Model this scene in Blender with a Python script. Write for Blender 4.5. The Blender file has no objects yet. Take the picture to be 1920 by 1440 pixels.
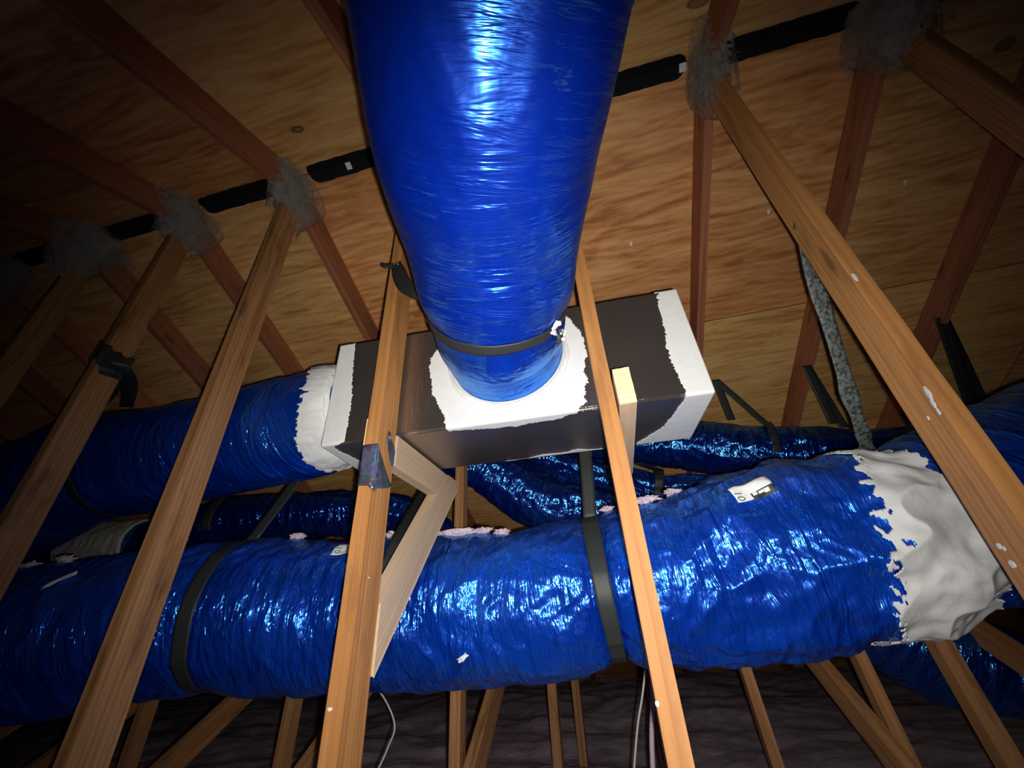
import bpy, bmesh, math, random
import numpy as np
from mathutils import Vector, Matrix
random.seed(7)
SC = bpy.context.scene
COL = SC.collection
V = np.array

# ------------------------------------------------------------------ camera
FPX, YAW, PITCH, ROLL = 744.8, -0.2069, 0.5427, -0.0634      # focal length in px of a 1920 px wide frame
cy, sy = math.cos(YAW), math.sin(YAW)
FWD = V([sy*math.cos(PITCH), cy*math.cos(PITCH), math.sin(PITCH)])
_r = V([cy, -sy, 0.0]); _u = np.cross(_r, FWD)
RIGHT = math.cos(ROLL)*_r + math.sin(ROLL)*_u
DOWN = math.sin(ROLL)*_r - math.cos(ROLL)*_u
cam = bpy.data.objects.new('camera', bpy.data.cameras.new('camera')); COL.objects.link(cam)
cam.data.sensor_width = 36.0; cam.data.lens = FPX/1920*36.0
cam.data.clip_start = 0.02
m = Matrix.Identity(4)
for i in range(3):
    m[i][0] = RIGHT[i]; m[i][1] = -DOWN[i]; m[i][2] = -FWD[i]
cam.matrix_world = m
SC.camera = cam

# ------------------------------------------------------------------ light: the phone's flash, plus the faint glow of the attic
w = bpy.data.worlds.new('world'); SC.world = w; w.use_nodes = True
w.node_tree.nodes['Background'].inputs[0].default_value = (0.5, 0.55, 0.7, 1)
w.node_tree.nodes['Background'].inputs[1].default_value = 0.004
fl = bpy.data.lights.new('flash', 'SPOT'); fo = bpy.data.objects.new('flash', fl); COL.objects.link(fo)
fl.energy = 58; fl.color = (1.0, 0.955, 0.90); fl.shadow_soft_size = 0.006
fl.spot_size = math.radians(126); fl.spot_blend = 1.0
fpos = 0.022*RIGHT + 0.012*DOWN - 0.01*FWD
faim = FWD + 0.06*RIGHT + 0.16*DOWN
fo.location = fpos
fo.rotation_euler = Vector(faim).to_track_quat('-Z', 'Y').to_euler()
SC.view_settings.view_transform = 'Standard'; SC.view_settings.look = 'None'
SC.view_settings.gamma = 1; SC.view_settings.use_curve_mapping = False
SC.view_settings.exposure = 0.55
SC.cycles.max_bounces = 7; SC.cycles.use_denoising = True
SC.cycles.sample_clamp_indirect = 4.0

# ------------------------------------------------------------------ measuring helpers: a sight line of the photograph to a place in the attic
def ray(x, y): return FWD + (x-960)/FPX*RIGHT + (y-720)/FPX*DOWN
def atY(x, y, Y): r = ray(x, y); return r*Y/r[1]
def atX(x, y, X): r = ray(x, y); return r*X/r[0]
def atD(x, y, zc): return ray(x, y)*zc
def tube_at(a, b, Y):
    """centre and radius of a round duct seen between two edge pixels, at depth Y"""
    p = ray(*a); q = ray(*b); p = p/np.linalg.norm(p); q = q/np.linalg.norm(q)
    c = p+q; c = c*Y/c[1]; half = math.acos(float(p@q))/2
    return c, float(np.linalg.norm(c)*math.sin(half))

S = 0.61; X0 = -1.775; YR = 0.864; H = 1.886; TP = 0.4146     # truss spacing, first truss, ridge line, roof pitch
FLOOR = -0.93
YP = YR+.021            # centre plane of the posts

# ------------------------------------------------------------------ numpy noise
def _hash(i, j, k):
    h = (i*374761393 + j*668265263 + k*1274126177) & 0xFFFFFFFF
    h = ((h ^ (h >> 13))*1103515245) & 0xFFFFFFFF
    h = (h ^ (h >> 16)) & 0xFFFFFFFF
    return h/4294967295.0
def noise(p):
    p = np.asarray(p, float); f = np.floor(p); t = p-f; i = f.astype(np.int64)+10000
    t = t*t*(3-2*t); out = 0
    for dx in (0, 1):
        for dy in (0, 1):
            for dz in (0, 1):
                wgt = (t[..., 0] if dx else 1-t[..., 0])*(t[..., 1] if dy else 1-t[..., 1])*(t[..., 2] if dz else 1-t[..., 2])
                out = out + wgt*_hash(i[..., 0]+dx, i[..., 1]+dy, i[..., 2]+dz)
    return out*2-1
def fbm(p, n=4):
    p = np.asarray(p, float); s = 0; a = 1; tot = 0
    for k in range(n):
        s = s + a*noise(p*2**k + 17.3*k); tot += a; a *= 0.5
    return s/tot

# ------------------------------------------------------------------ object helpers
def tag(o, label=None, cat=None, group=None, kind=None):
    if label: o['label'] = label
    if cat: o['category'] = cat
    if group: o['group'] = group
    if kind: o['kind'] = kind
    return o
def link(o, parent=None):
    COL.objects.link(o)
    if parent is not None:
        o.parent = parent
        o.matrix_basis = parent.matrix_basis.inverted() @ o.matrix_basis if parent.parent is None else (parent.parent.matrix_basis @ parent.matrix_basis).inverted() @ o.matrix_basis
    return o
def empty(name, loc):
    o = bpy.data.objects.new(name, None); o.empty_display_size = 0.05
    o.location = Vector(loc); o.matrix_basis = Matrix.Translation(Vector(loc)); COL.objects.link(o); return o
def mesh_obj(name, verts, faces, mat, parent=None, matrix=None, smooth=False, attr=None):
    me = bpy.data.meshes.new(name)
    verts = np.asarray(verts, float).reshape(-1, 3)
    if isinstance(faces, np.ndarray):
        me.vertices.add(len(verts)); me.vertices.foreach_set('co', verts.ravel())
        n = faces.shape[1]; me.loops.add(faces.size); me.loops.foreach_set('vertex_index', faces.ravel().astype(np.int32))
        me.polygons.add(len(faces)); me.polygons.foreach_set('loop_start', np.arange(0, faces.size, n, dtype=np.int32))
        me.polygons.foreach_set('loop_total', np.full(len(faces), n, dtype=np.int32))
        me.update(calc_edges=True); me.validate()
    else:
        me.from_pydata([tuple(v) for v in verts], [], faces); me.update()
    if attr is not None and len(me.vertices) == len(attr):
        a = me.attributes.new('lay', 'FLOAT_VECTOR', 'POINT'); a.data.foreach_set('vector', np.asarray(attr, float).ravel())
    if smooth: me.polygons.foreach_set('use_smooth', [True]*len(me.polygons))
    me.materials.append(mat)
    o = bpy.data.objects.new(name, me)
    if matrix is not None: o.matrix_basis = matrix
    return link(o, parent)
def bmobj(name, bm, mat, parent=None, matrix=None, smooth=False):
    me = bpy.data.meshes.new(name); bm.to_mesh(me); bm.free(); me.materials.append(mat)
    if smooth: me.polygons.foreach_set('use_smooth', [True]*len(me.polygons))
    o = bpy.data.objects.new(name, me)
    if matrix is not None: o.matrix_basis = matrix
    return link(o, parent)
def frame(origin, ex, ey, ez):
    mt = Matrix.Identity(4)
    for i in range(3):
        mt[i][0] = ex[i]; mt[i][1] = ey[i]; mt[i][2] = ez[i]; mt[i][3] = origin[i]
    return mt
def unit(v): v = np.asarray(v, float); return v/np.linalg.norm(v)
def board(name, p0, p1, wdir, w_, h_, mat, parent=None, cut0=0.0, cut1=0.0, rough=0.0, seg=24):
    """sawn timber from p0 to p1; wdir = direction of the thin side (w_), h_ the other. cut0/cut1 shear the ends along h."""
    p0 = V(p0, float) if not isinstance(p0, np.ndarray) else p0
    ex = unit(p1-p0); wd = unit(wdir - (wdir@ex)*ex); hd = np.cross(ex, wd); L = np.linalg.norm(p1-p0)
    bm = bmesh.new(); rings = []; seed = random.random()*50
    prof = [(-.5, -.5), (.5, -.5), (.5, .5), (-.5, .5)]
    for i in range(seg+1):
        t = i/seg; ring = []
        for a, b in prof:
            x = t*L + (cut0*b*h_*(1-t) + cut1*b*h_*t)
            j = rough*(random.random()-.5)
            ring.append(bm.verts.new((x, a*w_+j, b*h_+rough*(random.random()-.5))))
        rings.append(ring)
    for i in range(seg):
        for k in range(4):
            bm.faces.new((rings[i][k], rings[i][(k+1) % 4], rings[i+1][(k+1) % 4], rings[i+1][k]))
    bm.faces.new(rings[0][::-1]); bm.faces.new(rings[-1])
    bmesh.ops.recalc_face_normals(bm, faces=bm.faces)
    long_e = [e for e in bm.edges if abs((e.verts[0].co-e.verts[1].co).normalized().x) > .95 and len(e.link_faces) == 2 and e.calc_face_angle(0) > 1]
    bmesh.ops.bevel(bm, geom=long_e, offset=0.0022, segments=2, affect='EDGES')
    return bmobj(name, bm, mat, parent, frame(p0, ex, wd, hd))

# ------------------------------------------------------------------ materials
def newmat(name):
    mt = bpy.data.materials.new(name); mt.use_nodes = True
    nt = mt.node_tree; return mt, nt, nt.nodes['Principled BSDF']
def N(nt, t, **kw):
    n = nt.nodes.new(t)
    for k, v in kw.items():
        if k.startswith('i_'):
            key = k[2:]; n.inputs[int(key) if key.isdigit() else key].default_value = v
        else: setattr(n, k, v)
    return n
def ramp(nt, src, stops):
    r = nt.nodes.new('ShaderNodeValToRGB'); e = r.color_ramp.elements
    while len(e) > 1: e.remove(e[-1])
    e[0].position = stops[0][0]; e[0].color = (*stops[0][1], 1)
    for p, c in stops[1:]:
        q = e.new(p); q.color = (*c, 1)
    nt.links.new(src, r.inputs[0]); return r.outputs[0]
def mixc(nt, fac, a, b, mode='MIX'):
    n = nt.nodes.new('ShaderNodeMix'); n.data_type = 'RGBA'; n.blend_type = mode
    for sock, val in ((n.inputs[0], fac), (n.inputs[6], a), (n.inputs[7], b)):
        if hasattr(val, 'links') or isinstance(val, bpy.types.NodeSocket): nt.links.new(val, sock)
        elif isinstance(val, (int, float)): sock.default_value = val
        else: sock.default_value = (*val, 1)
    return n.outputs[2]
def math_(nt, op, a, b=None, c=None):
    n = nt.nodes.new('ShaderNodeMath'); n.operation = op
    for i, val in enumerate((a, b, c)):
        if val is None: continue
        if isinstance(val, (int, float)): n.inputs[i].default_value = val
        else: nt.links.new(val, n.inputs[i])
    return n.outputs[0]
def mapping(nt, src, scale=(1, 1, 1), loc=(0, 0, 0), rot=(0, 0, 0)):
    n = nt.nodes.new('ShaderNodeMapping'); n.inputs['Scale'].default_value = scale; n.inputs['Location'].default_value = loc
    n.inputs['Rotation'].default_value = rot
    nt.links.new(src, n.inputs['Vector']); return n.outputs[0]
def noise_n(nt, vec, scale, detail=4, rough=.5, dist=0.0):
    n = nt.nodes.new('ShaderNodeTexNoise'); n.inputs['Scale'].default_value = scale; n.inputs['Detail'].default_value = detail
    n.inputs['Roughness'].default_value = rough; n.inputs['Distortion'].default_value = dist
    nt.links.new(vec, n.inputs['Vector']); return n.outputs[0]
def bump(nt, h, dist, strength=1.0, normal=None):
    n = nt.nodes.new('ShaderNodeBump'); n.inputs['Distance'].default_value = dist; n.inputs['Strength'].default_value = strength
    nt.links.new(h, n.inputs['Height'])
    if normal is not None: nt.links.new(normal, n.inputs['Normal'])
    return n.outputs[0]

def wood(name, light, dark, streak=0.5, rough=0.62, stain=(0.10, 0.045, 0.02), stain_amt=0.35):
    mt, nt, b = newmat(name)
    tc = N(nt, 'ShaderNodeTexCoord'); oi = N(nt, 'ShaderNodeObjectInfo')
    off = nt.nodes.new('ShaderNodeVectorMath'); off.operation = 'ADD'
    sc = nt.nodes.new('ShaderNodeVectorMath'); sc.operation = 'SCALE'; sc.inputs[0].default_value = (37, 11, 23)
    nt.links.new(oi.outputs['Random'], sc.inputs['Scale'])
    nt.links.new(tc.outputs['Object'], off.inputs[0]); nt.links.new(sc.outputs[0], off.inputs[1])
    v = off.outputs[0]
    warp = noise_n(nt, mapping(nt, v, (1.2, 6, 6)), 1.0, 2)
    g = noise_n(nt, mapping(nt, v, (1.3, 42, 42)), 1.0, 6, .62, 1.1)
    rings = nt.nodes.new('ShaderNodeTexWave'); rings.wave_type = 'RINGS'; rings.rings_direction = 'X'
    rings.inputs['Scale'].default_value = 26; rings.inputs['Distortion'].default_value = 5; rings.inputs['Detail'].default_value = 2
    rings.inputs['Detail Scale'].default_value = .6
    nt.links.new(mapping(nt, v, (.05, 1, 1), (0, .1, .07)), rings.inputs['Vector'])
    f = math_(nt, 'ADD', math_(nt, 'MULTIPLY', g, 1-streak), math_(nt, 'MULTIPLY', rings.outputs['Fac'], streak))
    f = math_(nt, 'ADD', math_(nt, 'MULTIPLY', f, .8), math_(nt, 'MULTIPLY', warp, .2))
    col = ramp(nt, f, [(0.32, dark), (0.62, light)])
    st = noise_n(nt, mapping(nt, v, (3, 14, 14)), 1.0, 5, .62, .3)
    stf = ramp(nt, st, [(0.55, (0, 0, 0)), (0.68, (1, 1, 1))])
    col = mixc(nt, math_(nt, 'MULTIPLY', stf, stain_amt), col, stain)
    # knots
    kn = nt.nodes.new('ShaderNodeTexVoronoi'); kn.inputs['Scale'].default_value = 1.0
    nt.links.new(mapping(nt, v, (2.2, 9, 9)), kn.inputs['Vector'])
    kf = ramp(nt, kn.outputs['Distance'], [(0.07, (1, 1, 1)), (0.14, (0, 0, 0))])
    col = mixc(nt, math_(nt, 'MULTIPLY', kf, .65), col, stain)
    # each board is a little lighter or darker
    hs = N(nt, 'ShaderNodeHueSaturation'); nt.links.new(col, hs.inputs['Color'])
    nt.links.new(math_(nt, 'ADD', math_(nt, 'MULTIPLY', oi.outputs['Random'], .3), .85), hs.inputs['Value'])
    nt.links.new(hs.outputs[0], b.inputs['Base Color'])
    b.inputs['Roughness'].default_value = rough; b.inputs['Specular IOR Level'].default_value = .25
    nt.links.new(bump(nt, g, .0012, .7), b.inputs['Normal'])
    return mt
M_POST = wood('old_fir', (0.50, 0.235, 0.075), (0.33, 0.14, 0.042), .16)
M_POSTB = wood('worn_fir', (0.44, 0.23, 0.095), (0.26, 0.11, 0.038), .14, stain_amt=.75)
M_CHORD = wood('red_fir', (0.44, 0.17, 0.085), (0.26, 0.095, 0.048), .12)
M_NEW = wood('new_pine', (0.62, 0.46, 0.31), (0.52, 0.37, 0.23), .18, stain=(0.32, 0.18, 0.09), stain_amt=.2)
M_CUT = wood('fresh_end_grain', (0.80, 0.58, 0.33), (0.66, 0.42, 0.2), .2, stain=(0.5, 0.3, .14), stain_amt=.3)

def plywood(name, mir):
    mt, nt, b = newmat(name)
    tc = N(nt, 'ShaderNodeTexCoord'); v = tc.outputs['Object']      # object x along the ridge, y down the slope
    sep = N(nt, 'ShaderNodeSeparateXYZ'); nt.links.new(v, sep.inputs[0])
    # sheets 4 truss bays long, 1.22 m wide, staggered
    row = math_(nt, 'FLOOR', math_(nt, 'DIVIDE', sep.outputs['Y'], 1.22))
    stag = math_(nt, 'MULTIPLY', math_(nt, 'MODULO', math_(nt, 'ABSOLUTE', row), 2.0), 1.22)
    sx = math_(nt, 'DIVIDE', math_(nt, 'ADD', math_(nt, 'SUBTRACT', sep.outputs['X'], X0+S-4*2.44), stag), 2.44)
    idx = math_(nt, 'FLOOR', sx)
    cmb = N(nt, 'ShaderNodeCombineXYZ'); nt.links.new(idx, cmb.inputs[0]); nt.links.new(row, cmb.inputs[1]); cmb.inputs[2].default_value = mir
    wn = N(nt, 'ShaderNodeTexWhiteNoise'); nt.links.new(cmb.outputs[0], wn.inputs['Vector'])
    add = nt.nodes.new('ShaderNodeVectorMath'); add.operation = 'MULTIPLY_ADD'
    nt.links.new(cmb.outputs[0], add.inputs[0]); add.inputs[1].default_value = (5.3, 7.7, 3.1); nt.links.new(v, add.inputs[2])
    q = add.outputs[0]
    g1 = noise_n(nt, mapping(nt, q, (1.1, 5.5, 1)), 1.6, 5, .62, 1.6)
    g2 = noise_n(nt, mapping(nt, q, (5, 60, 1)), 1.0, 4, .6, .6)
    g3 = noise_n(nt, q, 1.3, 3, .5)
    wv = nt.nodes.new('ShaderNodeTexWave'); wv.wave_type = 'BANDS'; wv.bands_direction = 'Y'
    wv.inputs['Scale'].default_value = 5; wv.inputs['Distortion'].default_value = 14; wv.inputs['Detail'].default_value = 3; wv.inputs['Detail Scale'].default_value = .9
    nt.links.new(mapping(nt, q, (.45, 1.5, 1)), wv.inputs['Vector'])
    f = math_(nt, 'ADD', math_(nt, 'MULTIPLY', g1, .66), math_(nt, 'ADD', math_(nt, 'MULTIPLY', g2, .26), math_(nt, 'MULTIPLY', wv.outputs['Fac'], .07)))
    ca = ramp(nt, f, [(0.36, (0.40, 0.145, 0.045)), (0.48, (0.66, 0.295, 0.100)), (0.62, (0.84, 0.45, 0.175))])
    cb = ramp(nt, f, [(0.36, (0.54, 0.27, 0.080)), (0.48, (0.78, 0.45, 0.155)), (0.62, (0.90, 0.60, 0.25))])
    bw = ramp(nt, wn.outputs['Value'], [(0.35, (0, 0, 0)), (0.65, (1, 1, 1))])
    col = mixc(nt, bw, ca, cb)
    blot = ramp(nt, g3, [(0.45, (0, 0, 0)), (0.75, (1, 1, 1))])
    col = mixc(nt, math_(nt, 'MULTIPLY', blot, .45), col, (0.44, 0.16, 0.05))
    # knots: oval, dark ring with paler halo
    kd = noise_n(nt, q, 9, 2)
    kv = nt.nodes.new('ShaderNodeTexVoronoi'); kv.inputs['Scale'].default_value = 1.0; kv.inputs['Randomness'].default_value = 1
    nt.links.new(mapping(nt, q, (2.0, 3.4, 1)), kv.inputs['Vector'])
    kdist = math_(nt, 'ADD', kv.outputs['Distance'], math_(nt, 'MULTIPLY', kd, .05))
    keep = math_(nt, 'GREATER_THAN', N(nt, 'ShaderNodeSeparateColor').outputs[0], .3)
    sc_ = [n for n in nt.nodes if n.type == 'SEPARATE_COLOR'][-1]; nt.links.new(kv.outputs['Color'], sc_.inputs[0])
    kc = ramp(nt, kdist, [(0.055, (1, 1, 1)), (0.085, (1, 1, 1)), (0.1, (0, 0, 0))])
    kr = ramp(nt, kdist, [(0.085, (0, 0, 0)), (0.095, (1, 1, 1)), (0.115, (0, 0, 0))])
    col = mixc(nt, math_(nt, 'MULTIPLY', math_(nt, 'MULTIPLY', kc, keep), .6), col, (0.12, 0.05, 0.022))
    col = mixc(nt, math_(nt, 'MULTIPLY', math_(nt, 'MULTIPLY', kr, keep), .85), col, (0.04, 0.018, 0.01))
    # seams between sheets
    fx = math_(nt, 'FRACT', sx); fy = math_(nt, 'FRACT', math_(nt, 'DIVIDE', sep.outputs['Y'], 1.22))
    e = math_(nt, 'MINIMUM', math_(nt, 'MULTIPLY', math_(nt, 'MINIMUM', fx, math_(nt, 'SUBTRACT', 1.0, fx)), 2.0), math_(nt, 'MINIMUM', fy, math_(nt, 'SUBTRACT', 1.0, fy)))
    seam = math_(nt, 'LESS_THAN', e, .0016)
    col = mixc(nt, seam, col, (0.012, 0.008, 0.006))
    nt.links.new(col, b.inputs['Base Color']); b.inputs['Roughness'].default_value = .6; b.inputs['Specular IOR Level'].default_value = .3
    nt.links.new(bump(nt, math_(nt, 'ADD', g2, math_(nt, 'MULTIPLY', seam, -3.0)), .0015, .6), b.inputs['Normal'])
    return mt
M_PLYF = plywood('plywood_far_slope', 3.0)
M_PLYN = plywood('plywood_near_slope', 8.0)

def foil(name, streak=(150, 14, 14), amp=.0022, crumple=.0016, base=(0.0, 0.035, 0.50), cr_scale=34, glint=.16, dust=.0, scuff=.0):
    """blue metallised polyester film. 'lay' = position on the duct laid straight (x along it)"""
    mt, nt, b = newmat(name)
    at = N(nt, 'ShaderNodeAttribute', attribute_name='lay'); v = at.outputs['Vector']
    s = noise_n(nt, mapping(nt, v, streak), 1.0, 4, .62, .7)
    c = nt.nodes.new('ShaderNodeTexVoronoi'); c.feature = 'F1'; c.inputs['Scale'].default_value = cr_scale
    wv = noise_n(nt, v, 11, 3)
    dv = nt.nodes.new('ShaderNodeVectorMath'); dv.operation = 'MULTIPLY_ADD'; dv.inputs[1].default_value = (.08, .08, .08)
    nc = nt.nodes.new('ShaderNodeTexNoise'); nc.inputs['Scale'].default_value = 14; nc.inputs['Detail'].default_value = 3; nt.links.new(v, nc.inputs['Vector'])
    nt.links.new(nc.outputs['Color'], dv.inputs[0]); nt.links.new(v, dv.inputs[2])
    nt.links.new(mapping(nt, dv.outputs[0], (1.6, .8, .8)), c.inputs['Vector'])
    c2 = nt.nodes.new('ShaderNodeTexVoronoi'); c2.feature = 'F1'; c2.inputs['Scale'].default_value = cr_scale*3.3
    nt.links.new(mapping(nt, dv.outputs[0], (1.5, .9, .9)), c2.inputs['Vector'])
    n1 = bump(nt, s, amp)
    n2 = bump(nt, c.outputs['Distance'], crumple, 1, n1)
    n3 = bump(nt, c2.outputs['Distance'], crumple*.32, 1, n2)
    tone = noise_n(nt, v, 3.5, 3)
    col = mixc(nt, ramp(nt, tone, [(.35, (0, 0, 0)), (.7, (1, 1, 1))]), (base[0], base[1]*.55, base[2]*.72), base)
    if dust:
        sv = N(nt, 'ShaderNodeSeparateXYZ'); nt.links.new(v, sv.inputs[0])
        d = noise_n(nt, v, 60, 5, .7)
        top = ramp(nt, sv.outputs['Y'], [(.08, (0, 0, 0)), (.24, (1, 1, 1))])     # y of 'lay' is the height above the duct's own axis: dust settles on top
        df = math_(nt, 'MULTIPLY', top, ramp(nt, d, [(.35, (0, 0, 0)), (.6, (1, 1, 1))]))
        col = mixc(nt, math_(nt, 'MULTIPLY', df, dust), col, (.10, .19, .33))
    if scuff:      # pale rub marks in patches
        a1 = ramp(nt, noise_n(nt, mapping(nt, v, (90, 9, 9), (0, 0, 0), (0, 0, .5)), 1.0, 5, .7, 1.2), [(.56, (0, 0, 0)), (.66, (1, 1, 1))])
        a2 = ramp(nt, noise_n(nt, v, 5.5, 2), [(.52, (0, 0, 0)), (.64, (1, 1, 1))])
        col = mixc(nt, math_(nt, 'MULTIPLY', math_(nt, 'MULTIPLY', a1, a2), scuff), col, (.12, .33, .62))
    nt.links.new(col, b.inputs['Base Color'])
    b.inputs['Metallic'].default_value = .45; b.inputs['Roughness'].default_value = .38
    nt.links.new(n3, b.inputs['Normal'])
    g = N(nt, 'ShaderNodeBsdfGlossy'); g.inputs['Roughness'].default_value = glint; g.inputs['Color'].default_value = (.05, .42, 1.0, 1)
    nt.links.new(n3, g.inputs['Normal'])
    b.inputs['Coat Weight'].default_value = .25; b.inputs['Coat Roughness'].default_value = .1
    nt.links.new(n3, b.inputs['Coat Normal'])
    mx = N(nt, 'ShaderNodeMixShader'); mx.inputs[0].default_value = .42
    nt.links.new(b.outputs[0], mx.inputs[1]); nt.links.new(g.outputs[0], mx.inputs[2])
    nt.links.new(mx.outputs[0], nt.nodes['Material Output'].inputs['Surface'])
    return mt
M_FOIL_BIG = foil('blue_film_taut', (30, 4, 4), .0075, .0022, (0.0, 0.040, 0.66), 6, .21, 0, .5)
M_FOIL_END = foil('blue_film_end', (60, 9, 9), .004, .0030, (0.0, 0.05, 0.66), 12, .17)
M_FOIL_LOW = foil('blue_film_wrinkled', (26, 3.5, 3.5), .016, .0060, (0.0, 0.085, 0.80), 11, .17, .75)
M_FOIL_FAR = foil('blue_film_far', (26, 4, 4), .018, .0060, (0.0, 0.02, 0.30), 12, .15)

def mastic_mat(name, col=(.72, .73, .71), fib=220):
    mt, nt, b = newmat(name); tc = N(nt, 'ShaderNodeTexCoord'); v = tc.outputs['Object']
    n = noise_n(nt, v, fib, 3, .6); n2 = noise_n(nt, v, 30, 4, .6)
    nt.links.new(mixc(nt, n2, tuple(c*.9 for c in col), tuple(min(1, c*1.08) for c in col)), b.inputs['Base Color'])
    b.inputs['Roughness'].default_value = .55; b.inputs['Specular IOR Level'].default_value = .3
    nt.links.new(bump(nt, math_(nt, 'ADD', n, math_(nt, 'MULTIPLY', n2, 2.0)), .0008, .8), b.inputs['Normal'])
    return mt
M_MASTIC = mastic_mat('white_mastic')
M_MASTIC_THIN = mastic_mat('thin_white_mastic', (.42, .50, .72))
M_COLLAR = mastic_mat('grey_mastic', (.60, .60, .54))

def simple(name, col, rough=.6, metal=0.0, spec=.4, nscale=0, bdist=.001, var=0.0):
    mt, nt, b = newmat(name); b.inputs['Base Color'].default_value = (*col, 1); b.inputs['Roughness'].default_value = rough
    b.inputs['Metallic'].default_value = metal; b.inputs['Specular IOR Level'].default_value = spec
    if nscale:
        tc = N(nt, 'ShaderNodeTexCoord'); n = noise_n(nt, tc.outputs['Object'], nscale, 4, .6)
        nt.links.new(bump(nt, n, bdist, .8), b.inputs['Normal'])
        if var:
            nt.links.new(mixc(nt, ramp(nt, n, [(.35, (0, 0, 0)), (.65, (1, 1, 1))]), tuple(c*(1-var) for c in col), tuple(min(1, c*(1+var)) for c in col)), b.inputs['Base Color'])
    return mt
M_STRAP = simple('black_webbing', (.024, .028, .027), .5, 0, .45, 500, .0008, .3)
M_STRAPG = simple('dusty_webbing', (.13, .15, .14), .6, 0, .4, 90, .002, .75)
M_PLATE = simple('galvanised_plate', (.33, .34, .34), .5, .7, .5, 60, .001, .3)
M_VENT = simple('black_vent_mesh', (.010, .012, .013), .85, 0, .15, 300, .003, .4)
M_LABEL = simple('white_label', (.80, .82, .82), .45)
M_LABELBLK = simple('label_black_print', (.03, .035, .03), .5, 0, .4, 90, .0003, .9)
M_GREEN = simple('label_green_print', (.06, .20, .09), .5)
M_FLUFF = simple('pink_fluff', (.60, .49, .56), .95, 0, .05, 160, .004, .25)
M_BOLT = simple('nail_steel', (.6, .6, .58), .35, 1)
M_CABLE = simple('white_cable', (.55, .52, .47), .5)
M_DARK = simple('dark_gable_board', (.05, .03, .022), .8, 0, .1, 12, .004, .3)

def board_foil():
    mt, nt, b = newmat('aluminium_faced_duct_board'); tc = N(nt, 'ShaderNodeTexCoord'); v = tc.outputs['Object']
    n = noise_n(nt, mapping(nt, v, (220, 220, 10)), 1, 3, .6); n2 = noise_n(nt, v, 7, 3); n3 = noise_n(nt, mapping(nt, v, (40, 120, 400)), 1, 2)
    nt.links.new(mixc(nt, n2, (.38, .34, .32), (.50, .45, .42)), b.inputs['Base Color'])
    b.inputs['Metallic'].default_value = .92
    nt.links.new(math_(nt, 'ADD', math_(nt, 'MULTIPLY', n2, .10), .13), b.inputs['Roughness'])
    nt.links.new(bump(nt, math_(nt, 'ADD', math_(nt, 'ADD', math_(nt, 'MULTIPLY', n, 3.2), n3), math_(nt, 'MULTIPLY', n2, 3)), .00040, .9), b.inputs['Normal'])
    return mt
M_BOARD = board_foil()
def tape_mat():
    mt, nt, b = newmat('shiny_film_tape'); tc = N(nt, 'ShaderNodeTexCoord'); v = tc.outputs['Object']
    n = noise_n(nt, v, 18, 3, .5, .6)
    nt.links.new(ramp(nt, n, [(.3, (.20, .10, .30)), (.45, (.33, .33, .55)), (.55, (.15, .27, .30)), (.7, (.35, .12, .22))]), b.inputs['Base Color'])
    b.inputs['Metallic'].default_value = .75; b.inputs['Roughness'].default_value = .22
    nt.links.new(bump(nt, noise_n(nt, v, 45, 3), .004, .6), b.inputs['Normal']); return mt
M_TAPE = tape_mat()
def cobweb_mat():
    mt, nt, b = newmat('dusty_cobweb'); tc = N(nt, 'ShaderNodeTexCoord'); v = tc.outputs['Object']
    n = noise_n(nt, mapping(nt, v, (1.6, 1.6, .55)), 60, 5, .65, 1.5)
    n2 = noise_n(nt, v, 16, 4, .6)
    nt.links.new(mixc(nt, n, (.27, .27, .25), (.52, .52, .49)), b.inputs['Base Color']); b.inputs['Roughness'].default_value = 1; b.inputs['Specular IOR Level'].default_value = .0
    nt.links.new(ramp(nt, math_(nt, 'ADD', math_(nt, 'MULTIPLY', n, .5), math_(nt, 'MULTIPLY', n2, .5)), [(.38, (.05, .05, .05)), (.62, (.62, .62, .62))]), b.inputs['Alpha'])
    return mt
M_WEB = cobweb_mat()
def insulation_mat():
    mt, nt, b = newmat('loose_fill_insulation'); tc = N(nt, 'ShaderNodeTexCoord'); v = tc.outputs['Object']
    n = ramp(nt, noise_n(nt, v, 5, 7, .7), [(.38, (0, 0, 0)), (.66, (1, 1, 1))]); n2 = noise_n(nt, v, 1.6, 3)
    c = mixc(nt, n, (.46, .41, .50), (.90, .84, .98)); c = mixc(nt, math_(nt, 'MULTIPLY', n2, .4), c, (.72, .45, .60))
    nt.links.new(c, b.inputs['Base Color']); b.inputs['Roughness'].default_value = 1; b.inputs['Specular IOR Level'].default_value = .05
    nt.links.new(bump(nt, noise_n(nt, v, 30, 5, .7), .008, 1), b.inputs['Normal']); return mt
M_INS = insulation_mat()

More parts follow.
